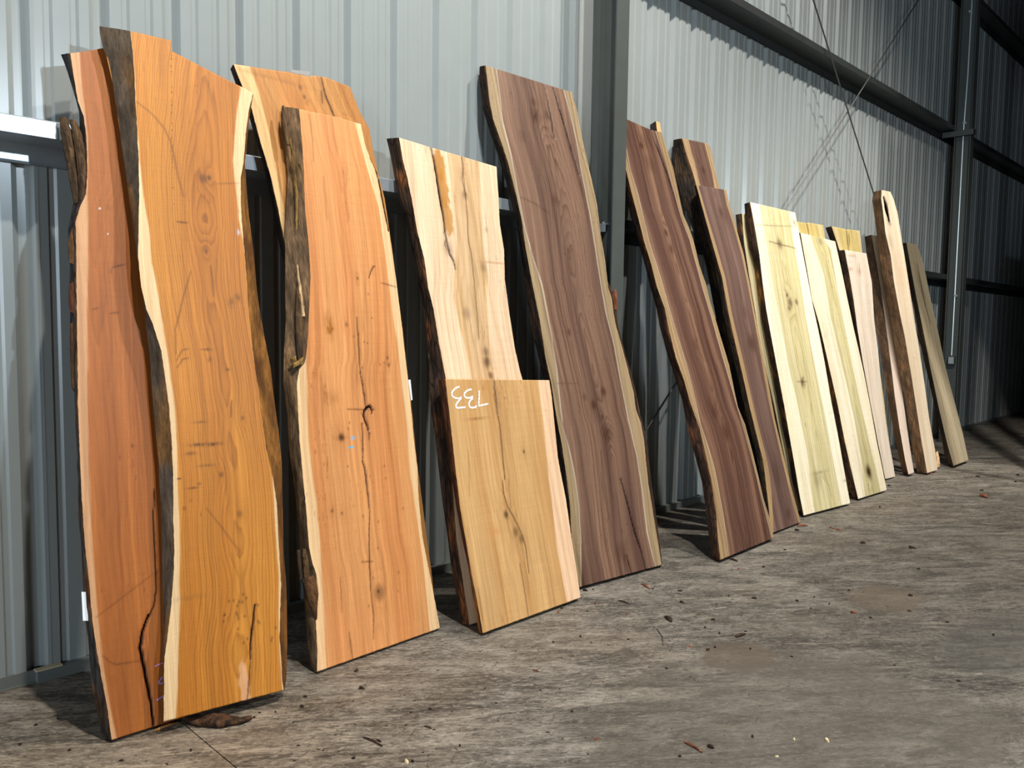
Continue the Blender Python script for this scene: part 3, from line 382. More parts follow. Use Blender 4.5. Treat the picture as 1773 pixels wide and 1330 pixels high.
 'I': {'P0':(4.5955,-1.1023,0.0225),'eu':(0.9996,0.027,0.0),'th':0.2966,'t':0.07,'LF':((-0.0043,3.0999),(-0.0236,2.9194),(-0.0362,2.7042),(-0.0343,2.5021),(-0.0231,2.3258),(-0.0195,2.1704),(0.0023,2.007),(0.0051,1.8512),(0.0423,1.6985),(0.0321,1.5444),(0.0346,1.3535),(0.0713,1.1922),(0.0824,1.0401),(0.1231,0.8625),(0.1215,0.6654),(0.1151,0.506),(0.0826,0.2956),(0.0261,0.127),(-0.0,0.0)),'RF':((0.5687,3.0838),(0.5899,2.9627),(0.6181,2.8105),(0.6044,2.5611),(0.5973,2.4376),(0.6333,2.3465),(0.6585,2.2359),(0.6554,2.0511),(0.6844,1.9051),(0.6841,1.767),(0.6966,1.6627),(0.7135,1.4844),(0.7372,1.2777),(0.7245,1.1213),(0.7137,0.9663),(0.758,0.8339),(0.7671,0.6444),(0.769,0.4443),(0.7624,0.2849),(0.7855,0.1219),(0.7749,0.0)),'LB':((0.0345,3.1386),(0.0098,2.9588),(-0.0024,2.7408),(-0.0038,2.5355),(0.0042,2.3564),(0.0244,2.1921),(0.041,2.0551),(0.0453,1.8576),(0.0565,1.7207),(0.0448,1.6042),(0.057,1.4294),(0.0864,1.2168),(0.1065,1.0746),(0.0855,0.8215),(0.1071,0.6676),(0.1169,0.4931),(0.0713,0.2952),(0.0399,0.1319),(0.0279,0.0149),(0.0544,-0.0095)),'RB':((0.5727,3.0838),(0.5939,2.9627),(0.6221,2.8105),(0.6084,2.5611),(0.6013,2.4376),(0.6373,2.3465),(0.6625,2.2359),(0.6594,2.0511),(0.6884,1.9051),(0.6881,1.767),(0.7006,1.6627),(0.7175,1.4844),(0.7412,1.2777),(0.7285,1.1213),(0.7177,0.9663),(0.762,0.8339),(0.7711,0.6444),(0.773,0.4443),(0.7664,0.2849),(0.7895,0.1219),(0.7789,0.0)),'T':((-0.0043,3.0999),(0.1324,3.0941),(0.4252,3.0736),(0.5687,3.0838)),'f':{'SL':((0.0404,3.1096),(0.0303,2.8436),(0.02,2.6963),(0.0431,2.4956),(0.0418,2.1884),(0.0642,2.032),(0.0837,1.8755),(0.109,1.6046),(0.1491,1.2942),(0.1556,1.1039),(0.1481,0.8842),(0.1753,0.7426),(0.1921,0.5784),(0.1648,0.2734),(0.1127,0.0029)),'SR':((0.4882,3.0816),(0.5168,2.8625),(0.5475,2.6079),(0.5557,2.4103),(0.6027,2.2398),(0.6121,2.0393),(0.6229,1.8489),(0.6574,1.5371),(0.6873,1.175),(0.722,0.8155),(0.7393,0.4482),(0.7406,0.0051)),'cracks':((((0.4252,3.0736),(0.4518,2.9557),(0.4832,2.8567),(0.5125,2.7388),(0.5207,2.6178)),0.0203,1),(((0.5207,2.6178),(0.5284,2.533),(0.5675,2.3262)),0.0102,0.6),(((0.3306,3.0817),(0.3612,2.9705),(0.3929,2.9178)),0.0083,0.7),(((0.6624,0.1304),(0.67,0.0263)),0.0075,0.5)),'knots':((0.2423,2.9171,0.024,0.8),(0.2962,2.7892,0.0566,0.4),(0.2913,2.2631,0.0237,0.7),(0.3095,2.1439,0.0316,0.6),(0.3436,1.4392,0.0391,0.4),(0.3688,0.9564,0.0468,0.55),(0.4521,0.8054,0.0557,0.5),(0.3387,1.0118,0.0388,0.3),(0.2888,2.9569,0.0487,0.3)),'smudges':()}},
 'J': {'P0':(5.5,-0.83,0.0247),'eu':(0.9999,-0.0116,0.0),'th':0.2293,'t':0.1,'LF':((-0.0134,3.0499),(0.0116,2.9249),(0.0527,2.804),(0.0768,2.6989),(0.1218,2.4075),(0.1589,2.176),(0.2069,1.8978),(0.2276,1.6418),(0.263,1.2196),(0.296,0.9232),(0.3259,0.4632),(0.3188,0.2373),(0.3113,0.0)),'RF':((0.3989,3.0531),(0.409,2.9513),(0.4157,2.8195),(0.43,2.7087),(0.4591,2.3455),(0.5219,1.7679),(0.5699,1.0967),(0.5707,0.4362),(0.5713,0.0)),'LB':((0.0278,3.0834),(-0.0054,2.9939),(-0.0339,2.7995),(-0.0078,2.6142),(0.0821,2.3409),(0.1856,2.1315),(0.1947,1.9425),(0.1925,1.7725),(0.1996,1.6599),(0.2135,1.4071),(0.2443,1.1269),(0.2773,0.8006),(0.3102,0.4749),(0.3234,0.1984),(0.3328,0.0)),'RB':((0.4029,3.0531),(0.413,2.9513),(0.4197,2.8195),(0.434,2.7087),(0.4631,2.3455),(0.5259,1.7679),(0.5739,1.0967),(0.5747,0.4362),(0.5753,0.0)),'T':((-0.0134,3.0499),(0.1725,3.0622),(0.3641,3.0737),(0.3989,3.0531)),'f':{'SL':((0.0791,3.0551),(0.1187,2.8854),(0.1406,2.6982),(0.2029,2.5587)),'SR':((0.3191,3.0687),(0.3538,2.83),(0.3483,2.7074),(0.397,2.485)),'cracks':(),'knots':((0.2264,2.8254,0.0271,0.5),),'smudges':()}},
 'K': {'P0':(5.5034,-0.9968,0.0127),'eu':(0.9998,0.022,0.0),'th':0.2578,'t':0.042,'LF':((-0.0505,2.6825),(-0.0355,2.558),(-0.0167,2.4277),(0.0076,2.2536),(0.0525,1.9585),(0.0394,1.662),(0.0456,1.459),(0.0601,1.2121),(0.0669,0.9337),(0.0822,0.7491),(0.1006,0.5404),(0.0835,0.4135),(0.0613,0.3013),(0.0273,0.1427),(0.0009,0.002)),'RF':((0.4254,2.7104),(0.4241,2.5793),(0.4545,2.4444),(0.4936,2.1681),(0.4901,1.9534),(0.4748,1.7133),(0.4712,1.5469),(0.4582,1.3158),(0.4421,0.9803),(0.432,0.8285),(0.4519,0.487),(0.4772,0.215),(0.5046,0.0)),'LB':((0.0025,2.7),(-0.0007,2.5779),(0.0002,2.4443),(0.0192,2.2686),(0.0608,1.9714),(0.0391,1.6731),(0.0455,1.4691),(0.0603,1.221),(0.0702,0.941),(0.0829,0.7556),(0.1034,0.5458),(0.0847,0.4184),(0.0716,0.3043),(0.0466,0.1433),(0.0291,-0.0001)),'RB':((0.4294,2.7104),(0.4281,2.5793),(0.4585,2.4444),(0.4976,2.1681),(0.4941,1.9534),(0.4788,1.7133),(0.4752,1.5469),(0.4622,1.3158),(0.4461,0.9803),(0.436,0.8285),(0.4559,0.487),(0.4812,0.215),(0.5086,0.0)),'T':((-0.0505,2.6825),(0.4254,2.7104)),'f':{'SL':((-0.0213,2.6852),(0.0007,2.5626),(0.0208,2.4351),(0.0567,2.258),(0.1074,1.9615),(0.0938,1.6631),(0.1236,1.2099),(0.1338,0.9314),(0.1454,0.7435),(0.1658,0.5331),(0.1564,0.4063),(0.1328,0.2912),(0.0358,-0.0043)),'SR':((0.3821,2.7084),(0.3755,2.5763),(0.4144,2.4402),(0.4546,2.1681),(0.4449,1.7126),(0.3886,0.9835),(0.4035,0.4926),(0.4588,0.0055)),'cracks':(),'knots':((0.2631,2.5051,0.0389,0.5),(0.305,2.4716,0.049,0.3),(0.3107,1.4345,0.0575,0.6),(0.3098,1.6906,0.0481,0.25),(0.2765,0.4132,0.0754,0.25),(0.3267,0.0944,0.0381,0.5)),'smudges':()}},
 'L': {'P0':(6.3,-0.8,0.012),'eu':(0.9985,-0.0555,0.0),'th':0.2237,'t':0.045,'LF':((-0.04,2.5405),(-0.0848,2.2941),(-0.0931,1.9988),(-0.0921,1.8252),(-0.092,1.5614),(-0.0816,1.2457),(-0.0437,0.9039),(-0.0154,0.4194),(0.0251,0.032),(0.0285,0.0)),'RF':((0.333,2.5434),(0.3578,2.1632),(0.4001,1.3885),(0.4096,0.6762),(0.433,0.0733),(0.4358,0.0)),'LB':((-0.0687,2.542),(-0.085,2.4136),(-0.0893,2.1884),(-0.0751,1.9968),(-0.0786,1.7473),(-0.0791,1.4504),(-0.0559,1.0573),(-0.0152,0.52),(0.0314,0.0333),(0.0345,0.0)),'RB':((0.337,2.5434),(0.3618,2.1632),(0.4041,1.3885),(0.4136,0.6762),(0.437,0.0733),(0.4398,0.0)),'T':((-0.04,2.5405),(0.333,2.5434)),'f':{'cracks':(),'knots':(),'smudges':()}},
 'M': {'P0':(6.2145,-0.9136,0.0193),'eu':(0.9951,-0.0989,0.0),'th':0.2331,'t':0.075,'LF':((0.0088,2.6295),(0.0145,2.3933),(0.0126,2.1701),(-0.0123,1.9189),(-0.0267,1.7023),(-0.0225,1.4878),(-0.0144,1.1733),(-0.0067,0.9016),(-0.0058,0.6211),(-0.0047,0.3848),(-0.0085,0.1779),(-0.0,0.0)),'RF':((0.6982,2.6079),(0.7059,2.3271),(0.7105,2.03),(0.7184,1.7512),(0.7346,1.5316),(0.7443,1.256),(0.7374,0.9109),(0.7479,0.6056),(0.7461,0.3073),(0.7462,0.0)),'LB':((0.0408,2.6443),(0.0053,2.46),(0.0,2.2651),(0.0383,2.0766),(0.0199,1.8683),(0.0059,1.6472),(0.0095,1.4307),(0.0202,1.2104),(0.0308,0.9912),(0.0301,0.798),(0.0478,0.5709),(0.046,0.3158),(0.0657,0.1309),(0.0908,-0.0095)),'RB':((0.7022,2.6079),(0.7099,2.3271),(0.7145,2.03),(0.7224,1.7512),(0.7386,1.5316),(0.7483,1.256),(0.7414,0.9109),(0.7519,0.6056),(0.7501,0.3073),(0.7502,0.0)),'T':((0.0088,2.6295),(0.363,2.6196),(0.6982,2.6079)),'f':{'band':((0.1528,2.62),(0.1528,2.2231),(0.1411,1.8557),(0.1561,1.5626),(0.1574,1.2274),(0.1896,0.9379),(0.2014,0.7525),(0.2152,0.5048),(0.1909,0.2247),(0.1719,0.0042)),'bandR':((0.6022,2.6107),(0.575,2.301),(0.5804,2.0234),(0.5552,1.6385),(0.5646,1.3358),(0.5791,0.9794),(0.5873,0.777),(0.5886,0.4713),(0.5987,0.1772),(0.6062,-0.0063)),'cracks':((((0.1973,2.3026),(0.3521,2.2891),(0.6031,2.2715)),0.0116,0.55),(((0.0308,2.435),(0.3121,2.451),(0.6882,2.4804)),0.0087,0.35),(((0.3534,1.1134),(0.3238,1.0499)),0.0144,0.8),(((0.2459,1.0873),(0.3981,1.082)),0.008,0.5),(((0.4245,0.295),(0.4689,0.0947)),0.0082,0.4)),'knots':((0.3537,2.2944,0.0368,0.6),(0.3294,1.8373,0.0182,0.8),(0.354,1.7721,0.0364,0.7),(0.4567,1.7802,0.0232,0.7),(0.3317,1.0744,0.0359,0.6),(0.3305,1.7258,0.0227,0.6),(0.2931,0.2609,0.0619,0.3)),'smudges':((0.6614,2.5153,0.0391,0.0289,(110,95,70),0.5,0),(0.356,0.3121,0.1254,0.0099,(120,110,70),0.4,0),(0.7288,0.2021,0.0383,0.0102,(100,90,70),0.4,0))}},
 'N': {'P0':(7.09,-0.8,0.0154),'eu':(0.9998,0.0189,0.0),'th':0.2248,'t':0.06,'LF':((0.0888,2.5748),(0.0668,1.9209),(0.0478,0.8479),(0.0308,0.0628),(0.0295,0.0)),'RF':((0.8956,2.6077),(0.8832,2.484),(0.8517,1.9548),(0.791,0.8015),(0.7488,0.0)),'LB':((0.1646,2.5961),(0.1326,1.9388),(0.102,0.8534),(0.098,0.0579),(0.0977,0.0)),'RB':((0.8996,2.6077),(0.8872,2.484),(0.8557,1.9548),(0.795,0.8015),(0.7528,0.0)),'T':((0.0888,2.5748),(0.289,2.5794),(0.4984,2.5871),(0.5424,2.5975),(0.8956,2.6077)),'f':{'band':((0.289,2.5794),(0.3206,2.3797)),'bandR':((0.7451,2.5982),(0.7496,2.3874)),'cracks':((((0.5066,2.5908),(0.5105,2.5223),(0.5024,2.4412)),0.0208,0.9),),'knots':(),'smudges':()}},
 'O': {'P0':(7.1992,-0.9616,0.0177),'eu':(0.9991,-0.0416,0.0),'th':0.2652,'t':0.06,'LF':((0.0091,2.4776),(-0.0186,2.1143),(-0.0461,1.8388),(-0.0136,1.6132),(-0.0039,1.3138),(0.0005,1.0297),(0.0032,0.851),(-0.0137,0.5413),(-0.0096,0.2639),(0.0,-0.0)),'RF':((0.7016,2.4522),(0.7011,2.1742),(0.6875,1.8456),(0.6813,1.5615),(0.6868,1.1885),(0.6638,0.8121),(0.6298,0.4521),(0.6198,0.1766),(0.6131,0.0)),'LB':((0.0566,2.4975),(0.034,2.1364),(0.0208,1.9025),(0.0331,1.6274),(0.0534,1.2725),(0.0317,0.8797),(0.0188,0.5477),(-0.0103,0.21),(0.022,0.0211),(0.0817,-0.0079)),'RB':((0.7056,2.4522),(0.7051,2.1742),(0.6915,1.8456),(0.6853,1.5615),(0.6908,1.1885),(0.6678,0.8121),(0.6338,0.4521),(0.6238,0.1766),(0.6171,0.0)),'T':((0.0091,2.4776),(0.7016,2.4522)),'f':{'band':((0.2022,2.4669),(0.3016,2.082),(0.2497,1.6642),(0.2657,1.2599),(0.2684,0.9311),(0.2664,0.6816),(0.225,0.3314),(0.1491,0.0134)),'bandR':((0.4694,2.4501),(0.5694,2.3531),(0.5107,1.9262),(0.4849,1.5035),(0.471,1.1717),(0.4674,0.8768),(0.4677,0.4695),(0.4734,0.2238),(0.4712,0.0131)),'cracks':((((0.2627,0.0933),(0.2482,0.0053)),0.0128,0.8),),'knots':((0.3217,0.2087,0.0529,1),(0.3751,2.4247,0.0368,0.4)),'smudges':()}},
 'P': {'P0':(8.45,-0.66,0.0123),'eu':(0.9999,-0.0143,0.0),'th':0.1719,'t':0.06,'LF':((-0.3093,2.5876),(-0.1938,2.3543),(-0.12,1.8347),(-0.0058,0.8151),(0.0873,0.0896),(0.0988,0.0)),'RF':((0.3971,2.6058),(0.3809,2.3712),(0.433,1.8522),(0.4445,0.7906),(0.4436,0.0796),(0.4435,0.0)),'LB':((-0.318,2.5876),(-0.1858,2.3611),(-0.0883,1.8469),(0.0408,0.8184),(0.1344,0.0864),(0.1455,0.0)),'RB':((0.4011,2.6058),(0.3849,2.3712),(0.437,1.8522),(0.4485,0.7906),(0.4476,0.0796),(0.4475,0.0)),'T':((-0.3093,2.5876),(0.0106,2.5912),(0.0406,2.5726),(0.0833,2.595),(0.3971,2.6058)),'f':{'band':((-0.1724,2.5888),(-0.1036,2.3534)),'bandR':((0.2907,2.6021),(0.3087,2.3721)),'cracks':((((0.0518,2.5859),(0.0487,2.4813),(0.0418,2.3644)),0.0252,0.9),(((0.0976,2.5471),(0.0738,2.422)),0.0179,0.6)),'knots':(),'smudges':()}},
 'Q': {'P0':(8.415,-0.7573,0.0117),'eu':(0.995,-0.0998,0.0),'th':0.1767,'t':0.055,'LF':((-0.2334,2.3501),(-0.1988,2.0885),(-0.18,1.81),(-0.179,1.5643),(-0.1496,1.1719),(-0.1062,0.7881),(-0.0495,0.3444),(0.0,-0.0)),'RF':((0.2146,2.3432),(0.254,2.0375),(0.1977,1.6397),(0.196,1.328),(0.1556,0.8047),(0.1741,0.4285),(0.1995,0.18),(0.2133,0.0)),'LB':((-0.25,2.3546),(-0.2095,2.1718),(-0.1853,1.9601),(-0.162,1.7257),(-0.1258,1.3092),(-0.093,0.8341),(-0.0526,0.3888),(0.0134,-0.0062)),'RB':((0.2186,2.3432),(0.258,2.0375),(0.2017,1.6397),(0.2,1.328),(0.1596,0.8047),(0.1781,0.4285),(0.2035,0.18),(0.2173,0.0)),'T':((-0.2334,2.3501),(0.2146,2.3432)),'f':{'cracks':((((0.0381,2.2279),(0.0157,2.0933)),0.0123,0.4),),'knots':(),'smudges':((-0.1703,2.1556,0.0476,0.0187,(170,100,60),0.5,0),(0.0161,2.1417,0.049,0.0317,(200,130,100),0.4,0),(-0.0993,2.2977,0.0964,0.0126,(160,120,90),0.35,0),(-0.1952,1.6853,0.0471,0.049,(190,150,130),0.3,0))}},
 'S': {'P0':(8.7945,-0.8519,0.0223),'eu':(0.9959,-0.091,-0.0),'th':0.2565,'t':0.08,'LF':((0.3313,2.6311),(0.3062,2.2835),(0.2705,1.9706),(0.2186,1.6425),(0.1444,1.2094),(0.0708,0.8422),(0.0255,0.5177),(-0.0047,0.1606),(0.0014,0.0029)),'RF':((0.4768,2.6295),(0.4371,2.2914),(0.4092,1.9528),(0.3798,1.6447),(0.3164,1.2062),(0.2534,0.8338),(0.1954,0.5056),(0.1478,0.1457),(0.1359,0.0064)),'LB':((0.335,2.6396),(0.2921,2.4233),(0.2347,2.1068),(0.1795,1.7984),(0.1416,1.5142),(0.1138,1.1513),(0.0633,0.695),(0.0431,0.3467),(0.0489,0.0208),(0.0975,0.0009)),'RB':((0.4808,2.6295),(0.4411,2.2914),(0.4132,1.9528),(0.3838,1.6447),(0.3204,1.2062),(0.2574,0.8338),(0.1994,0.5056),(0.1518,0.1457),(0.1399,0.0064)),'T':((0.3313,2.6311),(0.4783,2.633)),'f':{'cracks':(),'knots':(),'smudges':()}},
 'T': {'P0':(9.0596,-0.9501,0.0211),'eu':(0.9993,-0.0368,0.0),'th':0.1921,'t':0.1,'LF':((-0.0619,3.055),(-0.1071,2.9542),(-0.1103,2.821),(-0.1352,2.5792),(-0.087,2.3407),(-0.1062,2.0428),(-0.0811,1.7507),(-0.0427,1.4774),(-0.0238,1.0802),(-0.0209,0.7245),(-0.0213,0.3625),(0.0,0.0)),'RF':((0.1796,3.0639),(0.2412,2.9766),(0.2869,2.8451),(0.2907,2.5593),(0.2989,2.1392),(0.2994,1.7019),(0.3119,1.3183),(0.3029,0.8421),(0.2855,0.5781),(0.3129,0.224),(0.3008,-0.0)),'LB':((-0.0159,3.0703),(-0.0892,2.9676),(-0.0991,2.6669),(-0.1084,2.4567),(-0.1114,2.1406),(-0.0895,1.9024),(-0.0797,1.5576),(-0.0629,1.0893),(-0.0247,0.7359),(-0.0294,0.301),(0.0013,0.0232),(0.0271,-0.0007)),'RB':((0.1996,3.0639),(0.2612,2.9766),(0.3069,2.8451),(0.3107,2.5593),(0.3189,2.1392),(0.3194,1.7019),(0.3319,1.3183),(0.3229,0.8421),(0.3055,0.5781),(0.3329,0.224),(0.3208,-0.0)),'T':((-0.0619,3.055),(0.1796,3.0639)),'f':{'cracks':((((-0.0201,2.9583),(-0.0023,2.903),(0.0161,2.8285),(0.0298,2.7406)),0.1195,1),),'knots':((-0.0306,2.4937,0.0632,0.2),),'smudges':((0.0176,2.7075,0.0399,0.0352,(60,50,25),0.8,0),(0.1044,2.1098,0.0963,0.1732,(210,170,120),0.25,0))}},
 'V': {'P0':(9.7077,-1.0181,0.0292),'eu':(1.0,0.0094,0.0),'th':0.3071,'t':0.09,'LF':((0.6128,2.6727),(0.5025,2.3353),(0.3977,1.9925),(0.3128,1.6306),(0.1823,1.1549),(0.0706,0.6743),(0.0014,0.2311),(0.0027,0.0029)),'RF':((1.0148,2.6777),(1.0331,2.4141),(0.9181,2.012),(0.8545,1.636),(0.722,1.1404),(0.6849,0.6625),(0.6511,0.3059),(0.5743,-0.0)),'LB':((0.773,2.714),(0.7001,2.5101),(0.588,2.1777),(0.4989,1.8536),(0.3712,1.4754),(0.3126,1.1132),(0.2523,0.7311),(0.1811,0.3666),(0.0967,0.1002),(0.1385,0.0095),(0.1804,-0.0073)),'RB':((1.0188,2.6777),(1.0371,2.4141),(0.9221,2.012),(0.8585,1.636),(0.726,1.1404),(0.6889,0.6625),(0.6551,0.3059),(0.5783,-0.0)),'T':((0.6128,2.6727),(1.0148,2.6777)),'f':{'cracks':((((0.7772,2.4045),(0.7047,2.1646),(0.6265,1.871),(0.6394,1.6626)),0.0446,0.5),(((0.224,1.4427),(0.2485,0.7575),(0.1617,0.4276)),0.0242,0.35)),'knots':(),'smudges':((0.685,2.0907,0.0656,0.2169,(105,90,50),0.45,0),)}},
 'W': {'P0':(5.16,-0.86,0.0106),'eu':(1.0,0.0,0.0),'th':0.2497,'t':0.035,'LF':((0.0681,3.1766),(0.0555,3.0882),(0.098,2.7628),(0.1304,2.218),(0.2063,1.4559),(0.2982,0.6984),(0.3049,0.1312),(0.3065,0.0)),'RF':((0.1169,3.1723),(0.113,3.0991),(0.1723,2.774),(0.2129,2.225),(0.3061,1.4555),(0.4073,0.6884),(0.4047,0.1155),(0.4042,0.0)),'LB':((0.0303,3.1541),(0.0143,3.0907),(0.0503,2.7692),(0.0832,2.2252),(0.1514,1.4643),(0.2433,0.7085),(0.251,0.1424),(0.2529,0.0)),'RB':((0.1209,3.1723),(0.117,3.0991),(0.1763,2.774),(0.2169,2.225),(0.3101,1.4555),(0.4113,0.6884),(0.4087,0.1155),(0.4082,0.0)),'T':((0.0681,3.1766),(0.1169,3.1723)),'f':{'cracks':(),'knots':(),'smudges':()}},
}
FLAKES = (('A', 'bark_strip', ((0.031, 2.3398), (0.031, 2.2806), (0.037, 2.2019), (0.0449, 2.1408), (0.0499, 2.0471), (0.0546, 1.9994)), ((0.0527, 2.3487), (0.0718, 2.2881), (0.0764, 2.2084), (0.0761, 2.1665), (0.0762, 2.0898), (0.0724, 2.0061)), 0.03, 0.035, 'loose brown bark strip split away at the left edge'), ('A', 'bark_strip', ((0.0608, 2.3315), (0.0637, 2.2878), (0.0707, 2.2009), (0.072, 2.0993), (0.0686, 2.0068), (0.0704, 1.9681)), ((0.0817, 2.3309), (0.1007, 2.2865), (0.1073, 2.1812), (0.0985, 2.0915), (0.0848, 2.0042), (0.0745, 1.9685)), 0.012, 0.03, 'inner brown bark strip beside the board edge'), ('A', 'bark_flake', ((0.0252, 1.8748), (0.0174, 1.8403), (0.0138, 1.7613)), ((0.048, 1.9292), (0.0417, 1.8197), (0.037, 1.7516)), 0.02, 0.02, None), ('A', 'bark_flake', ((0.0068, 1.6782), (0.0005, 1.6268), (-0.0001, 1.5714)), ((0.03, 1.6927), (0.0256, 1.6165), (0.0209, 1.5607)), 0.02, 0.02, 'reddish bark flake'), ('A', 'bark_flake', ((-0.0004, 1.5282), (-0.0114, 1.3962), (-0.0131, 1.2827)), ((0.0243, 1.5373), (0.0123, 1.3957), (0.0039, 1.2732)), 0.025, 0.02, None), ('D', 'bark_strip', ((0.1112, 1.7168), (0.0843, 1.5628), (0.0738, 1.4474), (0.0692, 1.3327)), ((0.1234, 1.6935), (0.1322, 1.5637), (0.1109, 1.4472), (0.1051, 1.3474)), 0.012, 0.02, 'brown splintered bark strip'), ('D', 'splinter', ((0.1123, 1.7948), (0.109, 1.7151), (0.1126, 1.6438), (0.1113, 1.5566)), ((0.1181, 1.7925), (0.1198, 1.705), (0.126, 1.6177), (0.1279, 1.5569)), 0.004, 0.012, 'pale raw splinter'), ('D', 'splinter', ((0.147, 2.3867), (0.1491, 2.3274), (0.1508, 2.2246), (0.1488, 2.1162), (0.1303, 1.9581)), ((0.1531, 2.3879), (0.1568, 2.3287), (0.16, 2.226), (0.1611, 2.1178), (0.1379, 1.9589)), 0.012, 0.014, 'long thin yellowish splinter'), ('D', 'splinter', ((0.178, 2.2813), (0.1856, 2.2553), (0.1945, 2.2267)), ((0.1827, 2.2821), (0.195, 2.2568), (0.2008, 2.2276)), 0.006, 0.008, 'short yellowish splinter'), ('D', 'bark_flake', ((0.028, 1.3683), (0.0314, 1.3476)), ((0.0583, 1.3781), (0.0588, 1.3573)), 0.0, 0.02, 'yellow brown broken bark end'), ('D', 'bark_flake', ((0.0335, 1.3417), (0.0343, 1.3237)), ((0.0898, 1.3716), (0.0832, 1.3404)), -0.005, 0.02, 'yellow brown broken bark end'), ('D', 'bark_strip', ((0.1336, 2.5419), (0.1236, 2.4936), (0.1242, 2.434), (0.1337, 2.3598)), ((0.1397, 2.5432), (0.1419, 2.4837), (0.1517, 2.412), (0.1515, 2.3575)), 0.02, 0.02, 'thin dark bark spike at the top'), ('D', 'bark_flake', ((-0.0243, 0.4047), (-0.011, 0.3345), (0.0074, 0.2678), (0.0173, 0.2188)), ((0.0343, 0.4094), (0.0492, 0.3517), (0.0364, 0.2681), (0.0254, 0.2208)), 0.004, 0.03, 'frayed brown bark flake near the foot'), ('D', 'bark_strip', ((-0.0192, 0.5302), (-0.0216, 0.4605), (-0.0198, 0.4025)), ((-0.0051, 0.5275), (-0.0075, 0.4575), (-0.0094, 0.4052)), 0.03, 0.012, None), ('D', 'bark_strip', ((0.0035, 0.5311), (0.0005, 0.4562), (-0.0025, 0.4067)), ((0.032, 0.5256), (0.0304, 0.4626), (0.0288, 0.3998)), 0.02, 0.02, None), ('H', 'bark_flake', ((0.6816, 1.7834), (0.6829, 1.7252), (0.6779, 1.6631)), ((0.7192, 1.8043), (0.7174, 1.7185), (0.7012, 1.6559)), 0.03, 0.02, 'reddish bark flake on the right edge'), ('T', 'bark_flake', ((0.5055, 0.1778), (0.4869, 0.0712), (0.4805, 0.0146)), ((0.5608, 0.1852), (0.562, 0.0632), (0.5497, 0.0133)), 0.06, 0.03, 'pale flake at the foot'))
TAGS = (('A', ((-0.0485, 0.5376), (-0.0362, 0.5349), (-0.0252, 0.5158), (-0.0212, 0.4276), (-0.0524, 0.4353)), 0.02), ('C', ((0.129, 2.7282), (0.1344, 2.7433), (0.243, 2.7606), (0.2335, 2.7354)), 0.0), ('D', ((0.6913, 1.2448), (0.7065, 1.2457), (0.7052, 1.1431), (0.6955, 1.1408)), 0.012))
CHALK = (('chalk_digit', 'F', (((0.114, 1.2228), (0.1027, 1.2225), (0.0858, 1.2165), (0.0684, 1.2071), (0.056, 1.1959), (0.0543, 1.1807), (0.0608, 1.1719), (0.0749, 1.1661), (0.0941, 1.1624), (0.1075, 1.1625), (0.1138, 1.1707)), ((0.1097, 1.1624), (0.0939, 1.1514), (0.0753, 1.1373), (0.0674, 1.1259), (0.0676, 1.1166), (0.0746, 1.1136), (0.0949, 1.1149), (0.1307, 1.1151))), 0.0102), ('chalk_digit', 'F', (((0.194, 1.2053), (0.1755, 1.2045), (0.1558, 1.1977), (0.1412, 1.1881), (0.1361, 1.1781), (0.1401, 1.1676), (0.1545, 1.1613), (0.173, 1.1623), (0.1869, 1.1633), (0.1943, 1.1706)), ((0.1926, 1.1578), (0.1775, 1.1517), (0.1651, 1.1421), (0.159, 1.1305), (0.1594, 1.1167), (0.1682, 1.1101), (0.1862, 1.109), (0.2027, 1.1105), (0.2103, 1.1187))), 0.0105), ('chalk_digit', 'F', (((0.2464, 1.1958), (0.2411, 1.1725), (0.2318, 1.1417), (0.2256, 1.1195)), ((0.2225, 1.1162), (0.2511, 1.1187), (0.2947, 1.1231))), 0.0099), ('chalk_mark', 'A', (((0.1706, 0.2122), (0.1868, 0.2151), (0.2063, 0.2161)),), 0.0047), ('chalk_mark', 'A', (((0.2016, 0.169), (0.1878, 0.1601), (0.1783, 0.1501), (0.1861, 0.1425), (0.2014, 0.1454)),), 0.0074), ('chalk_mark', 'A', (((0.1659, 0.0879), (0.1768, 0.092), (0.1944, 0.0972)),), 0.0069))
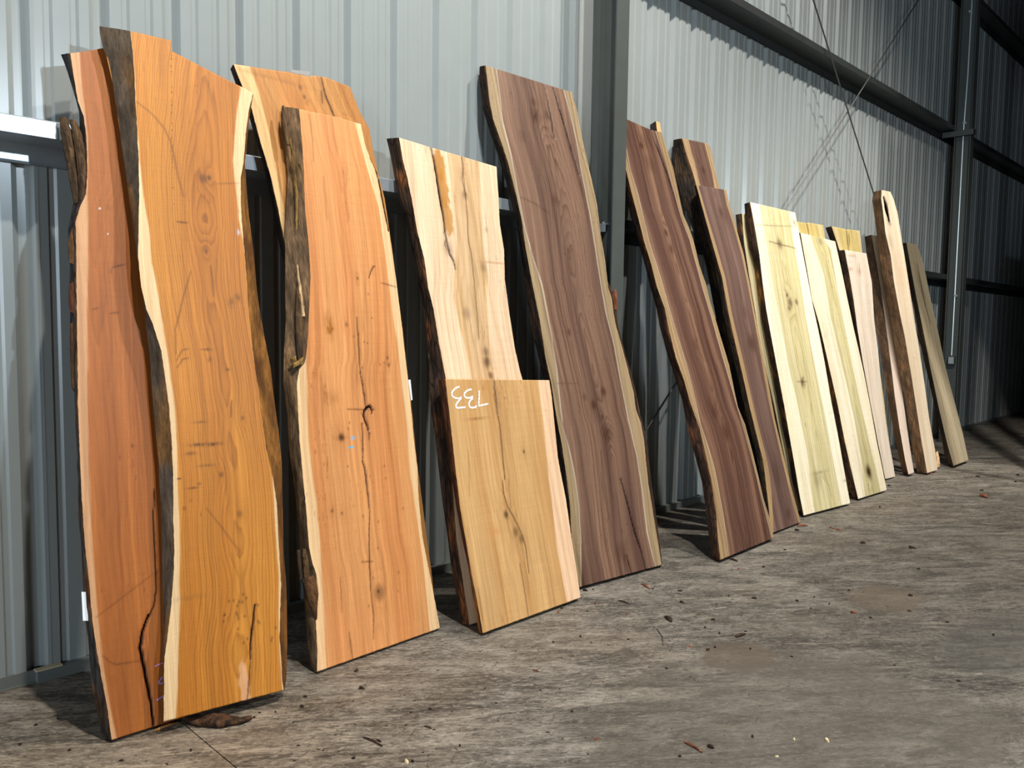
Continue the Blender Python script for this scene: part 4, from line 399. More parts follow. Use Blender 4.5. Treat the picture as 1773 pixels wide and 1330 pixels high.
CHIPS = ((0.837, -0.415, 0.0107, 'd'), (1.627, -0.971, 0.0162, 'd'), (1.68, -0.905, 0.0124, 'd'), (1.461, -1.223, 0.0075, 'd'), (1.529, -0.94, 0.0081, 'd'), (1.535, -1.061, 0.0059, 'd'), (1.97, -0.845, 0.0153, 'd'), (1.886, -1.001, 0.0188, 'd'), (1.906, -1.308, 0.0079, 'd'), (1.878, -1.626, 0.0092, 'd'), (1.69, -1.591, 0.0107, 'd'), (1.554, -1.433, 0.0108, 'd'), (2.369, -1.74, 0.0099, 'd'), (2.269, -1.943, 0.0131, 'r'), (3.156, -0.975, 0.0128, 'r'), (3.217, -0.948, 0.0129, 'd'), (3.279, -1.073, 0.0103, 'd'), (2.985, -1.269, 0.0119, 'd'), (3.128, -1.453, 0.0095, 'd'), (2.414, -1.529, 0.0082, 'd'), (2.202, -1.482, 0.008, 'd'), (1.977, -1.34, 0.0119, 'd'), (2.839, -1.222, 0.0117, 'd'), (1.673, -1.58, 0.0161, 'p'), (3.851, -1.093, 0.0112, 'd'), (3.93, -1.228, 0.0168, 'd'), (3.772, -1.342, 0.0189, 'd'), (3.663, -1.601, 0.018, 'd'), (4.722, -1.337, 0.0189, 'd'), (4.57, -1.247, 0.0124, 'r'), (5.206, -1.245, 0.0137, 'd'), (4.065, -1.464, 0.0112, 'd'), (4.126, -1.588, 0.0224, 'd'), (3.271, -1.71, 0.0142, 'r'), (3.348, -1.798, 0.0119, 'd'), (3.297, -1.791, 0.0165, 'd'), (3.455, -1.923, 0.012, 'd'), (3.523, -1.72, 0.0124, 'd'), (3.539, -1.629, 0.0126, 'd'), (2.98, -1.77, 0.0111, 'd'), (2.39, -2.221, 0.011, 'd'), (2.704, -2.334, 0.0117, 'd'), (2.877, -2.541, 0.0159, 'p'), (2.638, -2.463, 0.0094, 'p'), (2.797, -2.452, 0.0098, 'p'), (4.664, -1.902, 0.015, 'd'), (4.832, -2.184, 0.0213, 'd'), (4.298, -2.164, 0.0138, 'd'), (4.305, -2.07, 0.0195, 'r'), (4.401, -1.812, 0.0115, 'd'), (4.267, -1.773, 0.017, 'd'), (4.206, -1.88, 0.0111, 'd'), (4.353, -1.918, 0.0114, 'd'), (5.781, -1.55, 0.0255, 'd'), (5.419, -2.038, 0.0202, 'd'), (4.559, -2.271, 0.0144, 'd'), (3.512, -2.102, 0.0095, 'd'), (3.761, -2.472, 0.0097, 'd'), (3.639, -1.799, 0.0101, 'd'), (5.782, -1.061, 0.0263, 'd'), (6.032, -1.266, 0.023, 'r'), (6.064, -1.201, 0.0193, 'r'), (6.045, -1.231, 0.0154, 'r'), (8.135, -0.891, 0.0251, 'd'), (7.087, -1.188, 0.022, 'd'), (5.915, -1.828, 0.0293, 'd'), (5.798, -1.548, 0.0219, 'd'), (9.181, -0.945, 0.0279, 'r'), (3.536, -0.845, 0.022, 'd'), (3.586, -0.864, 0.0111, 'd'), (8.575, -1.589, 0.0257, 'd'), (9.366, -1.349, 0.0281, 'd'), (9.812, -1.612, 0.0291, 'd'), (9.337, -1.697, 0.0278, 'd'), (3.401, -1.241, 0.0103, 'r'), (3.413, -1.021, 0.0106, 'r'), (1.482, -0.904, 0.0081, 'd'), (1.448, -0.923, 0.008, 'd'), (1.508, -1.314, 0.0074, 'd'), (1.172, -0.99, 0.0096, 'd'), (0.867, -0.695, 0.01, 'd'), (0.972, -0.892, 0.0115, 'd'), (0.755, -0.533, 0.0103, 'd'), (0.91, -0.418, 0.0086, 'd'), (4.529, -2.467, 0.0142, 'd'), (4.508, -2.685, 0.014, 'd'), (3.793, -2.727, 0.0121, 'd'))
STICKS = ((1.661, -1.339, 1.674, -1.437, 0.0094, 'd', 'long dark bark stick on the floor at the lower left of the open floor'), (1.688, -1.383, 1.688, -1.411, 0.007, 'd', 'short bark stick lying just above the long dark one'), (1.876, -1.428, 1.884, -1.46, 0.0072, 'd', 'short dark stick lying alone below the big pink cherry slab'), (2.534, -1.371, 2.546, -1.395, 0.0081, 'r', 'reddish stick lying below the short chalk-marked slab'), (3.543, -1.08, 3.538, -1.151, 0.01, 'd', 'dark flat stick on the floor before the large walnut slab'), (3.87, -1.002, 3.833, -1.082, 0.0142, 'r', 'reddish brown sliver before the right foot of the large walnut slab'), (3.515, -1.406, 3.476, -1.471, 0.0224, 'd', 'frayed dark bark chip lying on the open floor'), (3.535, -1.803, 3.604, -1.818, 0.0185, 'd', 'thick dark bark piece in the middle of the open floor'), (4.733, -1.077, 4.71, -1.161, 0.0161, 'd', 'dark twig poking out under the foot of the leaning walnut slab'), (2.485, -2.18, 2.469, -2.264, 0.0106, 'r', 'long reddish bark stick near the bottom of the floor'), (2.524, -2.252, 2.523, -2.279, 0.0142, 'd', 'dark bark bit beside the long reddish stick'), (5.938, -1.809, 5.911, -1.864, 0.0138, 'd', 'dark stick on the floor far right of the poplar slabs'), (5.923, -1.0, 5.984, -1.055, 0.0192, 'r', 'red bark strip at the foot of the poplar slab'), (8.293, -1.652, 8.222, -1.722, 0.0374, 'r', 'reddish chip alone on the far right floor'), (1.13, -0.769, 1.223, -0.762, 0.0126, 's', 'orange wood sliver under the leftmost slab'), (3.35, -1.462, 3.188, -1.612, 0.0046, 'd', 'thin curved dark twig'))

BK = (58, 42, 31)
STY = {
 'A': dict(h=(176,104,46), h2=(158,90,38), sap=(206,156,112), per=0.007, rs=0.2, d=(0.2,0.16), pc=0.2, bl=(62,58,56), bl2=(96,62,36), amp=.010, ro=1, cell=.0042),
 'B': dict(h=(206,136,52), h2=(190,118,40), sap=(232,196,148), per=0.0085, rs=0.4, d=(0.06,0.09), pc=.62, bl=(88,74,60), bl2=(112,78,42), amp=.004, ro=.15, cell=.0042, br=(128,84,36), br2=(92,56,26), dn=0.05),
 'C': dict(h=(194,138,76), h2=(182,122,62), sap=(224,184,128), per=.010, rs=.22, d=(0.25,0.18), pc=.45, bl=(40,30,26), bl2=(70,46,30), amp=.006, ro=1, cell=.006),
 'D': dict(h=(226,160,100), h2=(214,142,84), sap=(240,200,150), per=0.009, rs=0.16, d=(0.2,0.15), pc=.5, bl=(108,84,60), bl2=(150,116,80), amp=.009, ro=0.45, cell=.0044),
 'E': dict(h=(240,210,176), h2=(232,196,158), sap=(240,208,165), band=(206,168,118), per=.014, rs=0.12, d=(0.16,0.2), pc=.45, bl=(62,44,32), bl2=(160,96,48), amp=.009, ro=1, cell=.005, ln=0.16),
 'F': dict(h=(206,164,110), h2=(194,148,94), sap=(230,192,156), per=.013, rs=.13, d=(0.2,0.16), pc=.4, bl=(84,50,30), bl2=(164,112,56), amp=.006, ro=.9, cell=.0044, ln=0.16),
 'H': dict(h=(132,102,84), h2=(94,68,58), sap=(158,136,104), edge=(206,190,168), per=0.009, rs=0.5, d=(.02,.16), pc=.55, bl=(38,27,20), bl2=(66,42,26), amp=.010, ro=1, cell=.0056, br=(60,40,26), br2=(90,54,30), dn=0.03, ln=0.34),
 'I': dict(h=(130,98,80), h2=(92,64,54), sap=(156,130,96), edge=(196,176,150), per=0.009, rs=0.5, d=(.12,.02), pc=.5, bl=(52,32,22), bl2=(86,52,32), amp=.011, ro=1, cell=.006, dn=0.03, ln=0.34),
 'J': dict(h=(126,98,84), h2=(100,74,64), sap=(170,142,108), per=.012, rs=.35, d=(.1,.04), pc=.5, bl=(36,27,20), bl2=(64,46,26), amp=.012, ro=1, cell=.009, ln=0.3),
 'K': dict(h=(124,98,88), h2=(94,72,66), sap=(164,136,100), per=.012, rs=.36, d=(.06,.02), pc=.55, bl=(36,27,20), bl2=(64,46,26), amp=.006, ro=1, cell=.006, dn=0.02, ln=0.3),
 'L': dict(h=(232,218,178), h2=(222,204,160), sap=(232,218,178), per=.014, rs=.1, d=(.1,.04), pc=.5, bl=(48,34,24), bl2=(100,66,34), amp=.008, ro=1, cell=.010),
 'M': dict(h=(246,238,214), h2=(238,228,196), sap=(240,230,200), band=(202,190,132), per=.016, rs=.16, d=(.03,.12), pc=.5, bl=(58,38,24), bl2=(160,106,48), amp=.010, ro=1, cell=.0068, dn=0.03, ln=0.12),
 'N': dict(h=(222,204,152), h2=(210,188,132), sap=(236,212,150), band=(200,178,108), per=.014, rs=.16, d=(.03,.12), pc=.5, bl=(58,38,24), bl2=(100,66,34), amp=.008, ro=1, cell=.010),
 'O': dict(h=(244,234,210), h2=(236,224,192), sap=(240,230,200), band=(200,190,132), per=.016, rs=.16, d=(.03,.12), pc=.5, bl=(56,36,24), bl2=(110,70,34), amp=.009, ro=1, cell=.0075, dn=0.03, ln=0.12),
 'P': dict(h=(222,204,154), h2=(210,188,134), sap=(236,212,150), band=(202,182,112), per=.014, rs=.16, d=(.03,.12), pc=.5, bl=(54,38,26), bl2=(90,60,32), amp=.008, ro=1, cell=.010),
 'Q': dict(h=(236,222,204), h2=(226,208,188), sap=(236,222,204), per=.016, rs=.10, d=(.1,.04), pc=.5, bl=(60,44,30), bl2=(96,64,36), amp=.006, ro=.8, cell=.009, ln=0.1),
 'S': dict(h=(240,222,206), h2=(230,208,190), sap=(236,222,204), per=.016, rs=.10, d=(.1,.04), pc=.5, bl=(74,54,38), bl2=(94,68,44), amp=.004, ro=.3, cell=.009, ln=0.1),
 'T': dict(h=(246,230,204), h2=(238,216,186), sap=(240,222,196), per=.016, rs=.12, d=(.1,.04), pc=.5, bl=(92,68,46), bl2=(120,84,52), amp=0.011, ro=0.4, cell=.006, ln=0.12),
 'V': dict(h=(204,190,160), h2=(190,174,144), sap=(200,186,156), per=.016, rs=.20, d=(.1,.03), pc=.3, bl=(96,76,56), bl2=(76,58,42), amp=.003, ro=.3, cell=.010),
 'W': dict(h=(240,210,156), h2=(224,186,124), sap=(236,196,128), per=.014, rs=.2, d=(.1,.04), pc=.5, bl=(34,26,20), bl2=(60,40,26), amp=.004, ro=1, cell=.010),
}
LAB = {
 'A': 'leftmost red-brown cherry slab with split foot, shaggy bark and a white barcode tag',
 'B': 'tall orange cherry slab in front at the far left with a stepped top corner',
 'C': 'tan cherry slab with a slanting top corner standing behind the pink one',
 'D': 'wide pinkish cherry slab with a hooked black crack and ragged bark',
 'E': 'pale maple slab with a black bark seam, behind the short chalk-numbered slab',
 'F': 'short tan maple slab with white chalk number 733 upside down',
 'H': 'tall wide dark walnut slab left of the grey column with two cracks on top',
 'I': 'dark walnut slab leaning just right of the grey column, one long crack',
 'J': 'thick-barked walnut slab whose top rises behind the narrow walnut slab',
 'K': 'narrow purple-brown walnut slab in front of the thick-barked one',
 'L': 'cream board mostly hidden between the narrow walnut and the widest poplar slab',
 'M': 'widest cream poplar slab with a broad olive green stripe',
 'N': 'yellowish split-topped board behind the second poplar slab',
 'O': 'second green-striped poplar slab with a black knot near its foot',
 'P': 'yellow board with a cracked top, seen above the short plain pale board',
 'Q': 'plain pinkish white board right of the green poplar slabs',
 'S': 'thin pale board with a dark brown sawn side, left of the thick bark slab',
 'T': 'tall narrow cream slab with thick brown bark and a burnt hole at the top',
 'V': 'last greyish tan board at the right end of the row',
 'W': 'narrow splintered board end peeking over the top of the leaning walnut slab',
}
def front_points(d, L_, R_, T_, B_):
    """Coons patch: rows bottom->top, columns left->right"""
    nv, na = len(L_), len(T_)
    s = np.linspace(0, 1, nv)[:, None, None]; a = np.linspace(0, 1, na)[None, :, None]
    P = (1 - s) * B_[None] + s * T_[None] + (1 - a) * L_[:, None] + a * R_[:, None]
    P -= (1 - s) * (1 - a) * L_[0] + (1 - s) * a * R_[0] + s * (1 - a) * L_[-1] + s * a * R_[-1]
    return P
def grid_quads(nv, na, off=0):
    i = np.arange(nv - 1)[:, None] * na + np.arange(na - 1)[None]; i = i.ravel() + off
    return np.stack([i, i + 1, i + na + 1, i + na], 1)
def seg_dist(u, v, pts):
    best = np.full(u.shape, 9.0); tt = np.zeros(u.shape); n = len(pts) - 1
    for k in range(n):
        ax, ay = pts[k]; bx, by = pts[k + 1]; dx, dy = bx - ax, by - ay; l2 = dx * dx + dy * dy + 1e-12
        t = np.clip(((u - ax) * dx + (v - ay) * dy) / l2, 0, 1)
        d = np.hypot(u - ax - t * dx, v - ay - t * dy); m = d < best
        best = np.where(m, d, best); tt = np.where(m, (k + t) / n, tt)
    return best, tt
def wood_fields(key, d, st, u, v, eL, eR):
    """colour, ring phase, ring strength and crack depth on every face vertex, all in slab coordinates"""
    nz = Noise(hash_(key)); f = d['f']; vtop = max(q[1] for q in d['LF'])
    w = np.maximum(eR - eL, 0.02)
    if 'band' in f:
        b0 = u_of_v(f['band'], v); b1 = u_of_v(f['bandR'], v); uc = (b0 + b1) / 2
    else: uc = eL + w * st['pc']
    uc = uc + 0.02 * nz.fbm(v * 1.3 + 3, 5.5)
    dd = st['d'][0] + (st['d'][1] - st['d'][0]) * v / vtop + st.get('dn', 0.012) * nz.fbm(v * 1.9, 40.5, 3) 
    ku = np.zeros_like(u); kd = np.zeros_like(u)
    for (x, y, r, dk) in f['knots']:
        R = r * 2.6; q = ((u - x) / R) ** 2 + ((v - y) / (R * 2.4)) ** 2
        dd = dd + dk * 0.022 * np.exp(-q); kd = np.maximum(kd, dk * np.exp(-(((u - x) / r) ** 2 + ((v - y) / (r * 1.25)) ** 2) ** 1.5))
        ku = np.maximum(ku, dk * 0.35 * np.exp(-q))
    ring = np.sqrt((u - uc) ** 2 * (1.0 + 0.25 * nz(v * 0.8, 77.7)) + dd ** 2 + 0.0004) / st['per'] + 0.5 * nz.fbm(u * 30, v * 2.2, 2)
    t1 = sm(-0.45, 0.5, nz.fbm((u - uc) * 16 + 0.4 * nz(v * 1.1, 3.3), v * 0.5, 3))
    C = srgb(st['h'])[None] * (1 - t1[:, None]) + srgb(st['h2'])[None] * t1[:, None]
    rs = np.full(u.shape, st['rs'])
    if 'band' in f:
        wb = 0.006 + 0.006 * nz.fbm(v * 5, 8.8)
        m = sm(-0.004, 0.012, u - b0 + wb) * sm(-0.004, 0.012, b1 - u + wb)
        m = m * (0.74 + 0.34 * nz.fbm(u * 34, v * 0.7, 3))
        band = srgb(st['band'])[None] * (1 + 0.22 * nz.fbm(u * 55, v * 0.9 + 3, 3)[:, None])
        C = C * (1 - m[:, None]) + band * m[:, None]; rs = rs + 0.14 * m
    for key2, sg in (('SL', 1), ('SR', -1)):
        if key2 in f:
            b = u_of_v(f[key2], v) + 0.003 * nz.fbm(v * 9, 1.5 + sg)
            m = sm(-0.003, 0.004, (b - u) * sg)
            sc = srgb(st['sap'])[None] * (1 + 0.10 * nz.fbm(u * 60, v * 1.2, 3)[:, None])
            C = C * (1 - m[:, None]) + sc * m[:, None]; rs = rs * (1 - 0.55 * m)
            if 'edge' in st:                       # pale line where sapwood meets walnut heartwood
                e = 0.75 * np.exp(-((b - u) / 0.004) ** 2); C = C * (1 - e[:, None]) + srgb(st['edge'])[None] * e[:, None]
                e = 0.35 * np.exp(-(((b - u) * sg - 0.012) / 0.008) ** 2); C = C * (1 - e[:, None]) + srgb((120, 108, 100))[None] * e[:, None]
    g = (u - uc)
    ln = nz.fbm(g * 95 + 0.5 * nz(v * 1.3, 6.1), v * 0.7 + 3, 2); C = C * (1 - (st.get('ln', 0.20) * sm(0.22, 0.6, ln))[:, None] * np.array([.8, 1, 1.15]))
    C = C * (1 + (st.get('ln', 0.20) * 0.7 * sm(0.25, 0.6, -ln))[:, None])
    C = C * (1 + 0.09 * nz.fbm(u * 5, v * 1.5 + 9, 3)[:, None])
    fl = nz(u * 300, v * 34 + 3) * nz(u * 7 + 4, v * 4); C = C * (1 - (0.38 * sm(0.50, 0.72, fl))[:, None] * np.array([.8, 1, 1.1]))   # little dark flecks
    if st['rs'] < 0.25:                            # curl figure and saw chatter across the board
        C = C * (1 + 0.035 * nz.fbm(u * 6, v * 70, 2)[:, None] * sm(-.2, .5, nz.fbm(u * 4, v * 2 + 5, 2))[:, None])
    for (x, y, ru, rv, rgb, al, hd) in f['smudges']:
        q = np.sqrt(((u - x) / ru) ** 2 + ((v - y) / rv) ** 2)
        m = al * (sm(1.15, 0.8, q + 0.35 * nz.fbm(u * 70, v * 30, 2)) if hd else np.exp(-q * q) * (1.0 + 0.9 * nz.fbm(u * 160, v * 60, 2)))
        m = np.clip(m, 0, 1)[:, None]
        C = C * (1 - m) + srgb(rgb)[None] * m
        if hd: rs = rs * (1 - m[:, 0])
    kb = srgb((64, 38, 22)); C = C * (1 - ku[:, None]) + C * np.array([.55, .45, .38]) * ku[:, None]
    C = C * (1 - kd[:, None]) + kb[None] * kd[:, None]
    for (x, y) in f.get('dots', ()):
        m = np.exp(-((u - x) ** 2 + ((v - y) / 1.6) ** 2) / 0.0035 ** 2) * 0.75; C = C * (1 - m[:, None]) + srgb((70, 40, 22))[None] * m[:, None]
    dep = np.zeros_like(u)
    for (pts, wd, dk) in f['cracks']:
        pu = [p[0] for p in pts]; pv = [p[1] for p in pts]; pad = 0.03
        sel = np.where((u > min(pu) - pad) & (u < max(pu) + pad) & (v > min(pv) - pad) & (v < max(pv) + pad))[0]
        if not len(sel): continue
        us = u[sel] + 0.0016 * nz.fbm(v[sel] * 45, 3.1, 2); vs = v[sel]
        dist, tt = seg_dist(us, vs, pts)
        half = np.maximum(wd * 0.5, st['cell'] * 0.62) * (0.55 + 0.6 * np.sin(np.pi * np.clip(tt, 0.08, 0.92)))
        m = sm(half + st['cell'] * 0.55, half * 0.55, dist) * dk * min(1.0, 0.4 + wd / (st['cell'] * 1.1))
        cc = srgb((14, 9, 6)) if dk > 0.7 else srgb((58, 34, 18))
        C[sel] = C[sel] * (1 - m[:, None]) + cc[None] * m[:, None]; rs[sel] *= (1 - m)
        if dk > 0.7 and wd > st['cell'] * 1.3: dep[sel] = np.maximum(dep[sel], m * min(0.012, wd * 2))
        h = 0.22 * dk * np.exp(-(dist / (half * 3.5)) ** 2); C[sel] *= (1 - h[:, None] * np.array([.5, .7, .8]))
    return np.clip(C, 0.002, 1), ring, rs, dep
def hash_(k): return (ord(k[0]) * 131 + 7) % 10007
def side_strip(key, st, Fe, Be, t, sign, parent, dark, light, amp, rough):
    nr = max(12, int(np.abs(Fe[-1, 1] - Fe[0, 1]) / 0.008)); nc = 8
    Fe = resample(Fe, nr); Be = resample(Be, nr); nz = Noise(hash_(key) + (3 if sign > 0 else 1))
    c = np.linspace(0, 1, nc)[None, :, None]
    A = np.stack([Fe[:, 0], np.zeros(nr), Fe[:, 1]], 1)[:, None]; B = np.stack([Be[:, 0], np.full(nr, t), Be[:, 1]], 1)[:, None]
    P = A * (1 - c) + B * c
    across = (B - A)[:, 0]; nx = np.stack([across[:, 1], -across[:, 0]], 1) * sign   # (x, y) outward
    nx /= np.linalg.norm(nx, axis=1)[:, None] + 1e-9
    cc = np.linspace(0, 1, nc)[None]; vv = P[:, :, 2]; ss = cc * t
    env = np.sin(np.pi * np.clip(cc, 0, 0.93)) ** 0.6
    fur = nz.fbm(ss * 55 + 0.6 * nz(vv * 3, 7.1), vv * 7, 3); lump = nz.fbm(ss * 14, vv * 5 + 31, 3)
    off = amp * env * (0.55 + 0.75 * lump + 0.5 * fur)
    P[:, :, 0] += nx[:, None, 0] * off; P[:, :, 1] += nx[:, None, 1] * off
    P[:, :, 1] = np.maximum(P[:, :, 1], 0.0005)
    mix = sm(-0.1, 0.6, nz.fbm(ss * 20, vv * 6 + 50, 3) + (0.5 * sm(0.7, 0.0, vv) - 0.25 if key in 'EFT' else 0.0))[..., None]
    C = srgb(dark) * (1 - mix) + srgb(light) * mix; C = C * (0.75 + 0.5 * sm(-.5, .5, fur))[..., None]
    rim = np.exp(-(cc / 0.10) ** 2)[..., None] * 0.55 * np.ones_like(mix) if rough > .5 else 0 * mix      # thin cambium line next to the sawn face
    C = C * (1 - rim) + srgb((128, 84, 42)) * rim
    C = np.concatenate([C.reshape(-1, 3), np.ones((nr * nc, 1))], 1)
    q = grid_quads(nr, nc)
    return npmesh('bark_edge', P.reshape(-1, 3), q, BARK, parent, len(q), dict(Col=C, rs=np.full(nr * nc, rough)))
ROOT = {}
def build_slab(key):
    d = SLABS[key]; st = STY[key]; t = d['t']
    eu = Vector(d['eu']); hn = Vector((-eu.y, eu.x, 0)); th = d['th']
    ev = hn * math.sin(th) + Vector((0, 0, math.cos(th))); n = ev.cross(eu)
    mw = Matrix.Translation(Vector(d['P0'])) @ Matrix((eu, n, ev)).transposed().to_4x4()
    root = empty('live_edge_plank', mw=mw); tag(root, LAB[key], 'wood slab', 'wood slabs leaning along the metal wall'); ROOT[key] = root
    LF, RF, LB, RB, T = (np.array(d[k], float) for k in ('LF', 'RF', 'LB', 'RB', 'T'))
    LF, RF, LB, RB = LF[::-1], RF[::-1], LB[::-1], RB[::-1]          # bottom -> top
    T[0] = LF[-1]; T[-1] = RF[-1]
    ln = np.linalg.norm(LF[-1] - LF[0]); wd = max(np.linalg.norm(T[-1] - T[0]), np.linalg.norm(RF[0] - LF[0]))
    cell = st['cell']; nv = int(ln / cell) + 2; na = max(8, int(wd / cell) + 2); nz = Noise(hash_(key) + 11)
    Lp, Rp, Tp = resample(LF, nv), resample(RF, nv), resample(T, na)
    Lp[1:-1, 0] += 0.0014 * nz.fbm(Lp[1:-1, 1] * 60, 1.1, 3); Rp[1:-1, 0] += 0.0014 * nz.fbm(Rp[1:-1, 1] * 60, 5.1, 3)
    Bp = np.linspace(0, 1, na)[:, None] * (Rp[0] - Lp[0]) + Lp[0]; Bp[1:-1, 1] += 0.0012 * nz.fbm(Bp[1:-1, 0] * 50, 2.2)
    P = front_points(d, Lp, Rp, Tp, Bp)
    u = P[..., 0].ravel(); v = P[..., 1].ravel()
    eL = np.repeat(Lp[:, 0], na); eR = np.repeat(Rp[:, 0], na)
    C, ring, rs, dep = wood_fields(key, d, st, u, v, eL, eR)
    FV = np.stack([u, dep, v], 1)
    nb = 24; Lb, Rb = resample(LB, nb), resample(RB, nb)
    Tb = Tp + ((1 - np.linspace(0, 1, na)) [:, None] * (Lb[-1] - Lp[-1]) + np.linspace(0, 1, na)[:, None] * (Rb[-1] - Rp[-1]))
    Bb = Bp + ((1 - np.linspace(0, 1, na)) [:, None] * (Lb[0] - Lp[0]) + np.linspace(0, 1, na)[:, None] * (Rb[0] - Rp[0])); 
    Q = front_points(d, Lb, Rb, Tb, Bb); BV = np.stack([Q[..., 0].ravel(), np.full(nb * na, t), Q[..., 1].ravel()], 1)
    nf = nv * na; k = np.arange(na - 1)
    q1 = grid_quads(nv, na); q2 = grid_quads(nb, na, nf)[:, ::-1]
    cb = np.stack([k + 1, k, nf + k, nf + k + 1], 1); tf = (nv - 1) * na; tb = nf + (nb - 1) * na
    ct = np.stack([tf + k, tf + k + 1, tb + k + 1, tb + k], 1)
    hm = (srgb(st['h']) + srgb(st['h2'])) / 2
    CC = np.concatenate([C, np.repeat(hm[None] * 0.8, nb * na, 0)], 0); CC = np.concatenate([CC, np.ones((len(CC), 1))], 1)
    z = np.zeros(nb * na)
    npmesh('sawn_board', np.concatenate([FV, BV]), np.concatenate([q1, q2, cb, ct]), WOOD, root, len(q1) ,
           dict(Col=CC, ring=np.concatenate([ring, BV[:, 0] / st['per']]), rs=np.concatenate([rs, z + 0.2])))
    side_strip(key, st, Lp, LB, t, -1, root, st['bl'], st['bl2'], st['amp'], st['ro'])
    side_strip(key, st, Rp, RB, t, 1, root, st.get('br', st['bl']), st.get('br2', st['bl2']), st['amp'] * (0.2 if key == 'H' else 0.5), st['ro'] if 'br' not in st else (0.2 if key == 'B' else 1))
    return root
for key in SLABS: build_slab(key)

# loose bark strips and splinters still hanging on the slabs
TONE = {'splinter': ((224, 184, 120), (200, 150, 90)), 'bark_strip': ((104, 78, 50), (62, 46, 34)), 'bark_flake': ((110, 74, 42), (60, 42, 30))}
for i, (key, name, Lc, Rc, off, th, lab) in enumerate(FLAKES):
    nz = Noise(500 + i); nr = max(8, int(abs(Lc[0][1] - Lc[-1][1]) / 0.010)); nc = 7
    A, B = resample(Lc, nr), resample(Rc, nr)
    A[1:-1, 0] += 0.003 * nz.fbm(A[1:-1, 1] * 60, 0.3, 2); B[1:-1, 0] += 0.003 * nz.fbm(B[1:-1, 1] * 60, 8.3, 2)
    c = np.linspace(0, 1, nc)[None]; U = A[:, :1] * (1 - c) + B[:, :1] * c; Vv = A[:, 1:] * (1 - c) + B[:, 1:] * c
    tp = np.sin(np.pi * np.linspace(0.06, 0.94, nr))[:, None] ** 0.4
    bulge = th * (np.sin(np.pi * c) ** 0.7) * tp * (0.75 + 0.5 * nz.fbm(U * 160, Vv * 18, 3))
    Pf = np.stack([U, off - bulge * 0.6, Vv], -1).reshape(-1, 3); Pb = np.stack([U, off + th * 0.35 * tp + 0 * U, Vv], -1).reshape(-1, 3)
    m = nr * nc; q = np.concatenate([grid_quads(nr, nc), grid_quads(nr, nc, m)[:, ::-1]])
    k = np.arange(nr - 1) * nc; e = np.concatenate([np.stack([k, k + nc, m + k + nc, m + k], 1), np.stack([k + nc - 1, m + k + nc - 1, m + k + 2 * nc - 1, k + 2 * nc - 1], 1)])
    k = np.arange(nc - 1); l0 = (nr - 1) * nc; e2 = np.concatenate([np.stack([k, m + k, m + k + 1, k + 1], 1), np.stack([l0 + k, l0 + k + 1, m + l0 + k + 1, m + l0 + k], 1)])
    c1, c2_ = TONE[name]
    if lab and 'reddish' in lab: c1, c2_ = (150, 84, 50), (90, 50, 34)
    if lab and 'yellow' in lab: c1, c2_ = (176, 138, 74), (120, 86, 44)
    if lab and 'pale' in lab: c1, c2_ = (236, 204, 160), (210, 164, 110)
    mx = sm(-.5, .5, nz.fbm(U * 90, Vv * 8, 3)).reshape(-1, 1); Cc = srgb(c1) * (1 - mx) + srgb(c2_) * mx; Cc = np.concatenate([Cc, Cc * 0.5]); Cc = np.concatenate([Cc, np.ones((2 * m, 1))], 1)
    o = npmesh(name, np.concatenate([Pf, Pb]), np.concatenate([q, e, e2]), BARK, ROOT[key], 0, dict(Col=Cc, rs=np.full(2 * m, 0.25)))
    if lab: o['label'] = lab
# paper tags stapled to the slabs
for i, (key, P, off) in enumerate(TAGS):
    n = len(P); V = [(a, off - 0.001, b) for a, b in P] + [(a, off + 0.001, b) for a, b in P]
    F = [tuple(range(n)), tuple(range(n, 2 * n))[::-1]] + [(k, (k + 1) % n, n + (k + 1) % n, n + k) for k in range(n)]
    o = obj('paper_tag', V, F, GREYTAG if i == 1 else PAPER, ROOT[key]); o['label'] = 'grey paper tag' if i == 1 else 'white paper tag'
    if i == 0:
        P = np.array(P); ca = P.mean(0); ax = (P[4] - P[0]); V, F = [], []
        e0 = np.array([1, 0.0]); e1 = ax / np.linalg.norm(ax); hgt = np.linalg.norm(ax)
        def bar(s0, s1, a0, a1):
            m = len(V)
            for s_, a_ in ((s0, a0), (s0, a1), (s1, a1), (s1, a0)):
                q = P[0] + e1 * hgt * s_ + e0 * a_; V.append((q[0], off - 0.0016, q[1]))
            F.append((m, m + 1, m + 2, m + 3))
        s_ = 0.24; rg = random.Random(4)
        while s_ < 0.56:
            w_ = rg.choice((0.012, 0.02, 0.03)); bar(s_, s_ + w_, 0.014, 0.026); s_ += w_ + rg.choice((0.008, 0.012))
        for s_ in (0.07, 0.10, 0.70, 0.73, 0.76, 0.79, 0.82): bar(s_, s_ + 0.012, 0.018 + rg.random() * .004, 0.024)
        obj('barcode_print', V, F, INK, o)
